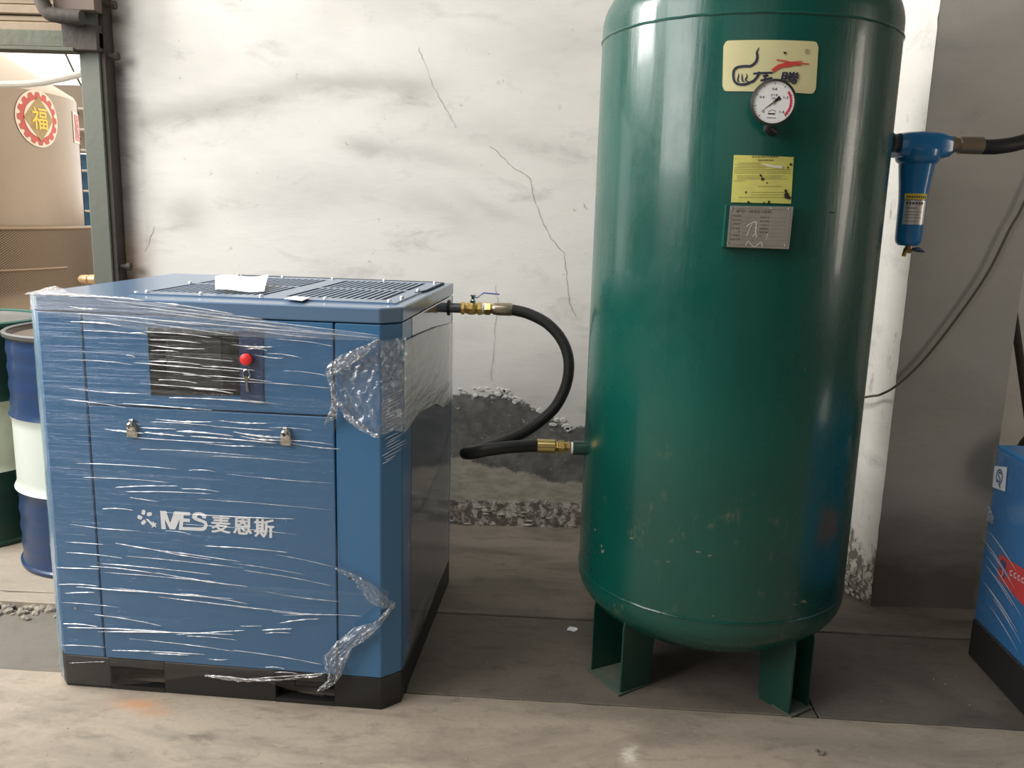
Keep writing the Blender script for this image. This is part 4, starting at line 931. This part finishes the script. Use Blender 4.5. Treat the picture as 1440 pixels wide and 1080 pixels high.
obj('torn_patch', MB().poly([zy(*q) for q in ((440, 145), (500, 150), (560, 165), (650, 165), (640, 195), (560, 185), (480, 168))], TY, .0006), mat('torn_white', (.75, .74, .62), .4), yl, smooth=False)
# name plate on its bracket (flat)
ctr = tk(1067, 320); caz = ctr[0]; nrm = Vector((math.sin(caz), -math.cos(caz), 0)); tang = Vector((math.cos(caz), math.sin(caz), 0))
pc = TP(caz, 0, TR+.022)
def cutp(x, y): return cut(x, y, pc, nrm)
def zn(x, y): P = cutp(1010+x/7.2, 210+y/7.2); return (P-pc).dot(tang), P.z
def NP(x, y, h): return pc+tang*x+Vector((0, 0, y))+nrm*h
q = [zn(120, 570), zn(762, 582), zn(715, 1010), zn(85, 988)]
bq = [(q[0][0]-.009, q[0][1]+.001), (q[1][0]+.001, q[1][1]+.001), (q[2][0]+.001, q[2][1]-.001), (q[3][0]-.009, q[3][1]-.001)]
nb = obj('name_plate_bracket', MB().prism([bq[3], bq[2], bq[1], bq[0]], -.040, -.0012, NP, .001), M_tank, tk_)
npl = obj('name_plate', MB().prism([q[3], q[2], q[1], q[0]], -.001, .0004, NP), M_alu, nb)
np_ = MB(); N1 = .0007
def zline(pts, wd=.0006): np_.ribbon([zn(*p) for p in pts], wd, NP, N1)
zline([(165, 600), (720, 612)]); zline([(140, 965), (685, 980)]); zline([(140, 620), (112, 950)]); zline([(735, 630), (705, 960)])
def ztxt(s, x0, x1, y0, y1, sl=.02):
    me, a, b, c, d = text(s, .012)
    np_.mesh(me, lambda x, y, z: NP(*zn(x0+(x-a)/(b-a)*(x1-x0), y1+(y-c)/(d-c)*(y0-y1)+sl*((x-a)/(b-a)*(x1-x0))), N1))
ztxt('储气罐（简单压力容器）', 180, 545, 612, 642); 
for x0, x1, s, y in ((145, 232, '产品名称', 665), (140, 228, '设计压力', 705), (135, 222, '工作温度', 745), (132, 220, '设计温度', 788), (200, 218, '号', 826), (125, 218, '产品编号', 860), (120, 218, '制造日期', 900), (425, 520, '制造许可', 680), (422, 515, '耐压试验', 718), (420, 512, '工作压力', 758), (418, 508, '容器容积', 795), (414, 505, '容器净重', 830), (410, 440, '介质', 868)): ztxt(s, x0, x1, y, y+18, .02)
for y in (690, 728, 768, 806, 845, 885, 918):
    zline([(235, y), (400, y+4)], .0003); zline([(525, y+4), (700, y+8)], .0003)
obj('plate_engraving', np_, mat('engraving', (.07, .06, .05), .6), npl, smooth=False)
for x, y in ((140, 598), (716, 608), (100, 955), (680, 975)): 
    X_, Z_ = zn(x, y); obj('rivet', MB().lathe([(.0026, 0), (.0022, .0012), (.001, .0018)], NP(X_, Z_, .0004), nrm, 10), M_chrome, npl)
fs_ = MB()
for pts, wv in (([(285, 780), (330, 750), (380, 735), (382, 790), (378, 850)], .0022), ([(340, 760), (310, 820), (290, 880)], .0016), ([(350, 885), (375, 855), (392, 875), (378, 895)], .0016), ([(275, 980), (300, 930), (330, 960), (370, 985), (430, 940), (445, 990)], .0014), ([(520, 590), (540, 600)], .0015), ([(500, 850), (485, 920)], .001)):
    s3 = spline([(*zn(*p), 0) for p in pts], 5); obj('film_scrap', MB().ribbon([(v.x, v.y) for v in s3], wv, NP, N1+.0006), M_pleat, npl, smooth=False)

# pressure gauge
gc = wy(1087.5, 144, 2.02); gn = Vector((-.10, -1, -.02)).normalized()
ga_ = thing('pressure_gauge', 'round white-faced pressure gauge in a black case on the green tank front', 'gauge', TP(math.radians(-3), gc.z, TR))
gt_ = gn.cross(Vector((0, 0, 1))).normalized()*-1; gu = gt_.cross(gn)*-1
gt_ = Vector((1, 0, 0)) - gn*gn.x; gt_.normalize(); gu = Vector((0, 0, 1))-gn*gn.z; gu.normalize()
GRr = .0475
obj('gauge_case', MB().lathe([(.02, -.034), (GRr*.97, -.032), (GRr, -.026), (GRr, -.003), (GRr*1.06, -.002), (GRr*1.06, .004), (GRr*.97, .006), (GRr*.955, .0045), (GRr*.955, -.001)], gc, gn, 48), M_black, ga_)
dl = obj('gauge_dial', MB().lathe([(GRr*.955, .0018), (.0005, .0020)], gc, gn, 48, cap=False), M_dial, ga_)
def GP(x, y, h): return gc+gt_*(x*GRr)+gu*(y*GRr)+gn*(.0024+h)
gm = MB()
for k in range(33):
    a = math.radians(225-270*k/32); r0 = .80 if k % 4 == 0 else .86
    gm.ribbon([(r0*math.cos(a), r0*math.sin(a)), (.91*math.cos(a), .91*math.sin(a))], .022 if k % 4 == 0 else .010, GP)
for s, a in (('0', 225), ('0.4', 157.5), ('0.8', 90), ('1.2', 22.5), ('1.6', -45)):
    x, y = .60*math.cos(math.radians(a)), .60*math.sin(math.radians(a)); w_ = .05 if s == '0' else .11; put_text(gm, s, x-w_, x+w_, y-.055, y+.055, GP, 0, .01)
put_text(gm, '压力表', -.17, .17, .27, .38, GP); put_text(gm, 'MPa', -.11, .11, .13, .21, GP)
gm.ribbon([(-.22, -.52), (.12, -.52)], .06, GP); gm.ribbon([(-.25, -.70), (.18, -.71)], .025, GP); gm.ribbon([(-.2+.01*0, -.46), (-.14, -.38), (0, -.34), (.1, -.38), (.15, -.44)], .02, GP)
obj('dial_print', gm, M_ink, dl, smooth=False)
ra = MB(); ra.ribbon([(.80*math.cos(math.radians(38-83*k/16)), .80*math.sin(math.radians(38-83*k/16))) for k in range(17)], .10, GP, .0002)
obj('red_arc', ra, mat('arc_red', (.65, .03, .07), .5), dl, smooth=False)
nd = MB(); na_ = math.radians(218); c_, s_ = math.cos(na_), math.sin(na_)
nd.poly([(-.36*c_-.10*s_, -.36*s_+.10*c_), (-.36*c_+.10*s_, -.36*s_-.10*c_), (.0+.03*s_, -.03*c_), (.82*c_, .82*s_), (-.03*s_, .03*c_)], GP, .001)
obj('needle', nd, M_black, ga_, smooth=False); obj('needle_hub', MB().lathe([(.0035, .003), (.0035, .005), (.001, .006)], gc, gn, 14), M_chrome, ga_)
zf = gc.z-GRr-.018
obj('gauge_stem', MB().tube([gc-gn*.018-Vector((0, 0, GRr*.9)), Vector((gc.x-.001, gc.y+.03, zf+.012)), TP(math.radians(-3), zf+.008, TR-.004)], [.008, .009, .011], 10), M_black, ga_)

# left port
pz = hp(812, 630, pY).z; px_ = TC.x-TR
obj('inlet_port', MB().lathe([(.0215, -.05), (.0215, hp(803, 630, pY).x-px_ if False else .034), (.017, .036)], Vector((px_+.0, pY, pz)), (-1, 0, 0), 28), M_green, tk_)
obj('tape_ring', MB().lathe([(.0185, .034), (.0175, .041)], Vector((px_, pY, pz)), (-1, 0, 0), 20), M_tape, hs)
# ================================================================== FILTER on the right port
fY = 2.47; fz = wy(1290, 204, fY).z
obj('outlet_port', MB().lathe([(.030, -.05), (.030, .026), (.024, .028)], Vector((TC.x+TR, fY, fz+.004)), (1, 0, 0), 28), M_green, tk_)
fl_ = thing('line_filter', 'blue compressed-air line filter hanging off the right side of the green tank', 'filter', (1.105, fY, fz-.3))
obj('inlet_nipple', MB().lathe([(.022, 0), (.026, .003), (.026, .010), (.022, .012), (.024, .014), (.024, .026)], Vector((TC.x+TR+.026, fY, fz+.003)), (1, 0, 0), 16), M_pipe, fl_)
fc = Vector((1.108, fY, 0))
hd = MB()
hw0, hw1 = 1.045, 1.185
sec = [(.036, 1.045), (.048, 1.062), (.052, 1.10), (.048, 1.150), (.038, 1.176), (.034, 1.188)]
# head: rounded block flaring to both ports
def headfn(s, t):
    a = 2*PI*t; x = hw0+(hw1-hw0)*s; r = lerp_tab([(hw0, .043), (1.062, .048), (1.10, .052), (1.15, .050), (1.17, .044), (hw1, .038)], x)
    ca, sa = math.cos(a), math.sin(a); k = (abs(ca)**4+abs(sa)**4)**-.25
    return Vector((x, fY+ca*r*k*.95, fz-.003+sa*r*k*.74))
hd.grid(headfn, 14, 40); n = 41
hd.f += [tuple(range(0, 40)), tuple(range(14*n+39, 14*n-1, -1))]
hd_ = obj('filter_head', hd, M_filt, fl_, ang=50)
obj('filter_bowl', MB().lathe([(.010, 1.272), (.026, 1.274), (.033, 1.281), (.0355, 1.29), (.0375, 1.40), (.040, 1.43), (.045, 1.475), (.0475, 1.497), (.055, 1.503), (.060, 1.518), (.060, 1.535), (.050, 1.548)], fc, (0, 0, 1), 40), M_filt, fl_)
def FB(az, z, h): rr = .0358+(.0018)*(z-1.29)/.11; return Vector((fc.x+(rr+h)*math.sin(az), fY-(rr+h)*math.cos(az), z))
lb = obj('filter_label', MB().grid(lambda s, t: FB(-1.0+s*1.7, 1.332+t*.066, .0008), 12, 2), M_silv, fl_)
obj('yellow_band', MB().grid(lambda s, t: FB(-1.0+s*1.7, 1.400+t*.016, .0010), 12, 1), M_ylw, fl_)
lt = MB()
for z, w_, h_ in ((1.3905, 1.0, .006), (1.376, .6, .0018), (1.366, .9, .0012), (1.358, .8, .0012), (1.350, .9, .0012), (1.340, .7, .0012)):
    if h_ > .005: put_text(lt, 'HHHHK', -.08, 1.0, z-.004, z+.003, FB, .0014) if False else [lt.grid(lambda s, t, k=k: FB(-.85+k*.21+s*.15, z-.004+t*.007, .0014), 2, 1) for k in range(6)]
    else: lt.grid(lambda s, t: FB(-.85+s*w_*1.3, z+t*h_, .0014), 6, 1)
obj('label_print', lt, mat('label_ink', (.10, .09, .09), .6), lb, smooth=False)
bt2 = MB()
for k in range(9): bt2.grid(lambda s, t: FB(-.85+k*.16+s*.11, 1.404+t*.006, .0014), 2, 1)
obj('band_print', bt2, bpy.data.materials['label_ink'], lb, smooth=False)
obj('drain_cock', MB().lathe([(.010, 0), (.013, .004), (.013, .012), (.009, .013), (.009, .022)], Vector((fc.x+.002, fY, 1.252)), (0, 0, 1), 6).tube([(fc.x-.005, fY, 1.262), (fc.x-.012, fY-.012, 1.252), (fc.x-.014, fY-.014, 1.243)], .006, 8), M_brass, fl_, ang=25)
obj('drain_handle', MB().tube([(fc.x+.008, fY-.012, 1.263), (fc.x+.024, fY-.016, 1.263), (fc.x+.042, fY-.018, 1.258)], [.004, .0075, .002], 8), M_bluelid, fl_)
oh = thing('outlet_hose', 'black hose leading right from the blue filter out of the picture', 'hose', (1.19, fY, fz-.01))
oz = wy(1345, 204, fY).z
obj('hose_coupling', MB().lathe([(.020, 0), (.024, .003), (.024, .018), (.020, .020), (.020, .030), (.0235, .034), (.0235, .096), (.021, .098)], Vector((1.184, fY, oz)), (1, 0, 0), 24), mat('old_brass', (.30, .24, .17), .45, .8), oh)
obj('rubber_hose', MB().tube(spline([wy(1378, 206.5, fY), wy(1405, 206, fY), wy(1440, 199, 2.48), wy(1500, 176, 2.5), wy(1570, 130, 2.55), (1.86, 2.7, 1.95)], 8), .0205, 20), M_hose, oh)

# ================================================================== CABLE on the pillar
cy = 2.835
cb_ = [Vector((1.76, 2.82, 2.3)), Vector((1.70, 2.83, 1.68)), wy(1440, 285, cy), wy(1420, 322, cy), wy(1390, 382, cy), wy(1350, 441, cy), wy(1300, 505, cy), wy(1262, 541, cy), wy(1240, 554, 2.84), Vector((1.255, 2.93, .745)), Vector((1.225, 3.03, .72)), Vector((1.15, 3.2, .73)), Vector((1.0, 3.4, .8))]
tag(obj('cable', MB().tube(spline(cb_, 8), .0042, 8), M_cable, None, cb_[5]), 'thin grey-brown cable sagging across the pillar beside the green tank', 'cable')

# ================================================================== RIGHT MACHINE
RO = Vector((1.470, 2.520, 0)); rr_ = math.radians(3.6)   # back-left corner; face runs towards the camera
ra_ = Vector((-math.sin(rr_), -math.cos(rr_), 0)); rb_ = Vector((math.cos(rr_), -math.sin(rr_), 0))
def RM(s, t, z): return RO+ra_*s+rb_*t+Vector((0, 0, z))
rmach = thing('air_dryer', 'blue cabinet on a black base with a red label, at the right edge', 'machine', RM(.35, .3, 0))
M_rb = mat('bright_blue_paint', (.012, .19, .48), .35, coat=.3, mott=.3, mscale=5, mcol=(.03, .14, .32))
RF = lambda s, t, z: RM(s, t, z)
obj('base_frame', MB().box(0, .70, 0, .60, 0, .124, .003, RF), M_black, rmach)
obj('cabinet_body', MB().box(.002, .698, .002, .598, .124, .686, .006, RF), M_rb, rmach)
obj('top_cover', MB().box(0, .70, 0, .60, .674, .688, .004, RF), M_rb, rmach)
RS = lambda x, y, h: RM(x, -.002-h, y)
def rs(x, y): P = cut(x, y, RO, rb_); return (P-RO).dot(ra_), P.z
qs = obj('mark_sticker', MB().prism([rs(1400, 655), rs(1417, 657), rs(1414, 691), rs(1397, 685)], -.001, .0012, RS), M_white, rmach, smooth=False)
cq = rs(1407, 671); qm = MB()
qm.ribbon([(cq[0]+.017*math.cos(a), cq[1]+.022*math.sin(a)) for a in [math.radians(-60+300*k/20) for k in range(21)]], .005, RS, .0016)
sS = spline([(cq[0]+.010, cq[1]+.012, 0), (cq[0], cq[1]+.015, 0), (cq[0]-.007, cq[1]+.008, 0), (cq[0], cq[1], 0), (cq[0]+.008, cq[1]-.008, 0), (cq[0]+.0, cq[1]-.015, 0), (cq[0]-.010, cq[1]-.011, 0)], 5)
qm.ribbon([(v.x, v.y) for v in sS], .005, RS, .0018); qm.ribbon([(cq[0]+.002, cq[1]-.018), (cq[0]+.014, cq[1]-.030)], .006, RS, .0018)
obj('mark_print', qm, mat('mark_blue', (.03, .08, .3), .5), qs, smooth=False)
A_, B_, C_2, D_ = rs(1407, 779), rs(1440, 800), rs(1440, 851), rs(1405, 812)
ex = lambda p, q, k: (p[0]+(q[0]-p[0])*k, p[1]+(q[1]-p[1])*k)
TR_, BR_ = ex(A_, B_, 2.4), ex(D_, C_2, 2.4)
rl = obj('red_label', MB().prism([A_, TR_, BR_, D_], -.001, .0012, RS), mat('label_red', (.72, .04, .04), .45), rmach, smooth=False)
zr = lambda x, y: rs(1360+x/7.7125, 740+y/7.7125)
rp = MB(); rp.poly([zr(400+38*math.cos(k*PI/8), 425+62*math.sin(k*PI/8)) for k in range(16)], RS, .0016)
rp.poly([zr(*q) for q in ((398, 560), (432, 470), (440, 465), (462, 545), (446, 560), (436, 520), (412, 575))], RS, .0016)
obj('logo_print', rp, mat('logo_navy', (.05, .05, .2), .5), rl, smooth=False)
wp_ = MB(); M_let = mat('label_letter', (.75, .72, .75), .5)
for k in range(8):
    x = 480+k*42; y = 492+k*26
    obj('letter_print', MB().ribbon([zr(x+26, y-10+6), zr(x, y-4), zr(x+2, y+36), zr(x+26, y+46)], .0035, RS, .0016), M_let, rl, smooth=False)
wp_.ribbon([zr(385, 545), zr(398, 520), zr(400, 480)], .004, RS, .0018)
obj('logo_stroke', wp_, M_let, rl, smooth=False)
fr2 = MB().grid(lambda s, t: RM(-.002+s*.70, -.005-.004*abs(mn.noise(Vector((s*6+t*5, t*14-s*5, 0)))), .13+t*.55), 40, 40)
obj('stretch_film', fr2, film('film_dryer', .03, .35, .0, 6, 12, (.55, .68, .82), .14), rmach, ang=180, fix=False)
fr3 = MB()
for k in range(10):
    p0 = zr(210+R.random()*120, 60+k*90); p1 = (p0[0]+.18, p0[1]-.02-.0*R.random())
    P = [RM(p0[0]+(p1[0]-p0[0])*j/8, -.010, p0[1]+(p1[1]-p0[1]-.03)*(j/8)**1.3) for j in range(9)]
    fr3.tube(P, [.0003+.0008*math.sin(PI*j/8) for j in range(9)], 5)
tag(obj('film_pleats', fr3, M_films, rmach), kind='stuff')
kn = MB(); c0 = rs(1393, 723)
kn.grid(lambda s, t: RM(.012+.04*s+.006*mn.noise(Vector((s*5, t*5, 1))), -.005-.010*abs(mn.noise(Vector((s*9, t*9, 4)))), c0[1]-.02+.045*t*(1-.5*s)), 16, 16)
obj('crumpled_film', kn, M_crump, rmach, ang=180, fix=False)
# things behind the machine
ty = MB(); tcn = Vector((1.84, 2.79, .585))
ty.tube([tcn+Vector((.11*math.cos(2*PI*k/32), .0, .085*math.sin(2*PI*k/32))) for k in range(33)], .035, 12, cap=False)
tag(obj('black_roll', ty, M_black, None, tcn), 'black coil standing behind the right-hand blue cabinet', 'coil')
tag(obj('leaning_bar', MB().tube([wy(1424, 430, 3.1), wy(1440, 545, 3.06), wy(1475, 800, 2.95)], .014, 10), M_dark, None, Vector((1.86, 2.98, 0))), 'dark bar leaning behind the pillar at the right edge', 'bar')

# ================================================================== SMALL LITTER
def chip(name, label, cat, px, w_, h_, mt, seed):
    c = fl(*px); mb = MB(); P = []
    for k in range(9):
        a = 2*PI*k/9; r = 1+.45*mn.noise(Vector((k*1.7, seed, 0))); P.append((c.x+w_*r*math.cos(a), c.y+h_*r*math.sin(a)))
    mb.prism(P, .0005, .003, lambda x, y, z: Vector((x, y, z+.002*math.sin(x*300))))
    return tag(obj(name, mb, mt, None, Vector((c.x, c.y, 0)), smooth=False), label, cat)
chip('paper_scrap', 'torn white paper scrap on the dark floor left of the tank legs', 'paper', (805, 885.5), .018, .016, M_paper, 3)
nt = thing('nut', 'small loose nut on the light concrete in front of the right tank leg', 'nut', fl(1152, 1060))
nc = fl(1152, 1060)
obj('nut_body', MB().lathe([(.007, 0), (.012, 0), (.012, .007), (.007, .007), (.007, 0)], nc, (0, 0, 1), 6, cap=False), M_alu, nt, smooth=False)
lt_ = MB()
for k in range(60):
    px = (R.uniform(0, 1440), R.uniform(930, 1078)) if k < 42 else (R.uniform(560, 1340), R.uniform(850, 1010))
    c = fl(*px)
    if (c-CO).dot(Ca) < .02 and (c-CO).dot(Cb) > -.02: continue
    if (c-TC).length < .42 or c.x > 1.42: continue
    s = R.uniform(.0008, .0022); b = bmesh.new(); bmesh.ops.create_icosphere(b, subdivisions=1, radius=s)
    for v in b.verts: v.co = c+Vector((v.co.x*1.4, v.co.y, v.co.z*.6+s*.5))
    lt_.bm(b)
tag(obj('grit', lt_, mat('grit', (.55, .52, .46), .9, mott=.9, mscale=9, mcol=(.2, .17, .14)), None, smooth=False), 'pale grit scattered over the concrete floor', 'grit', kind='stuff')
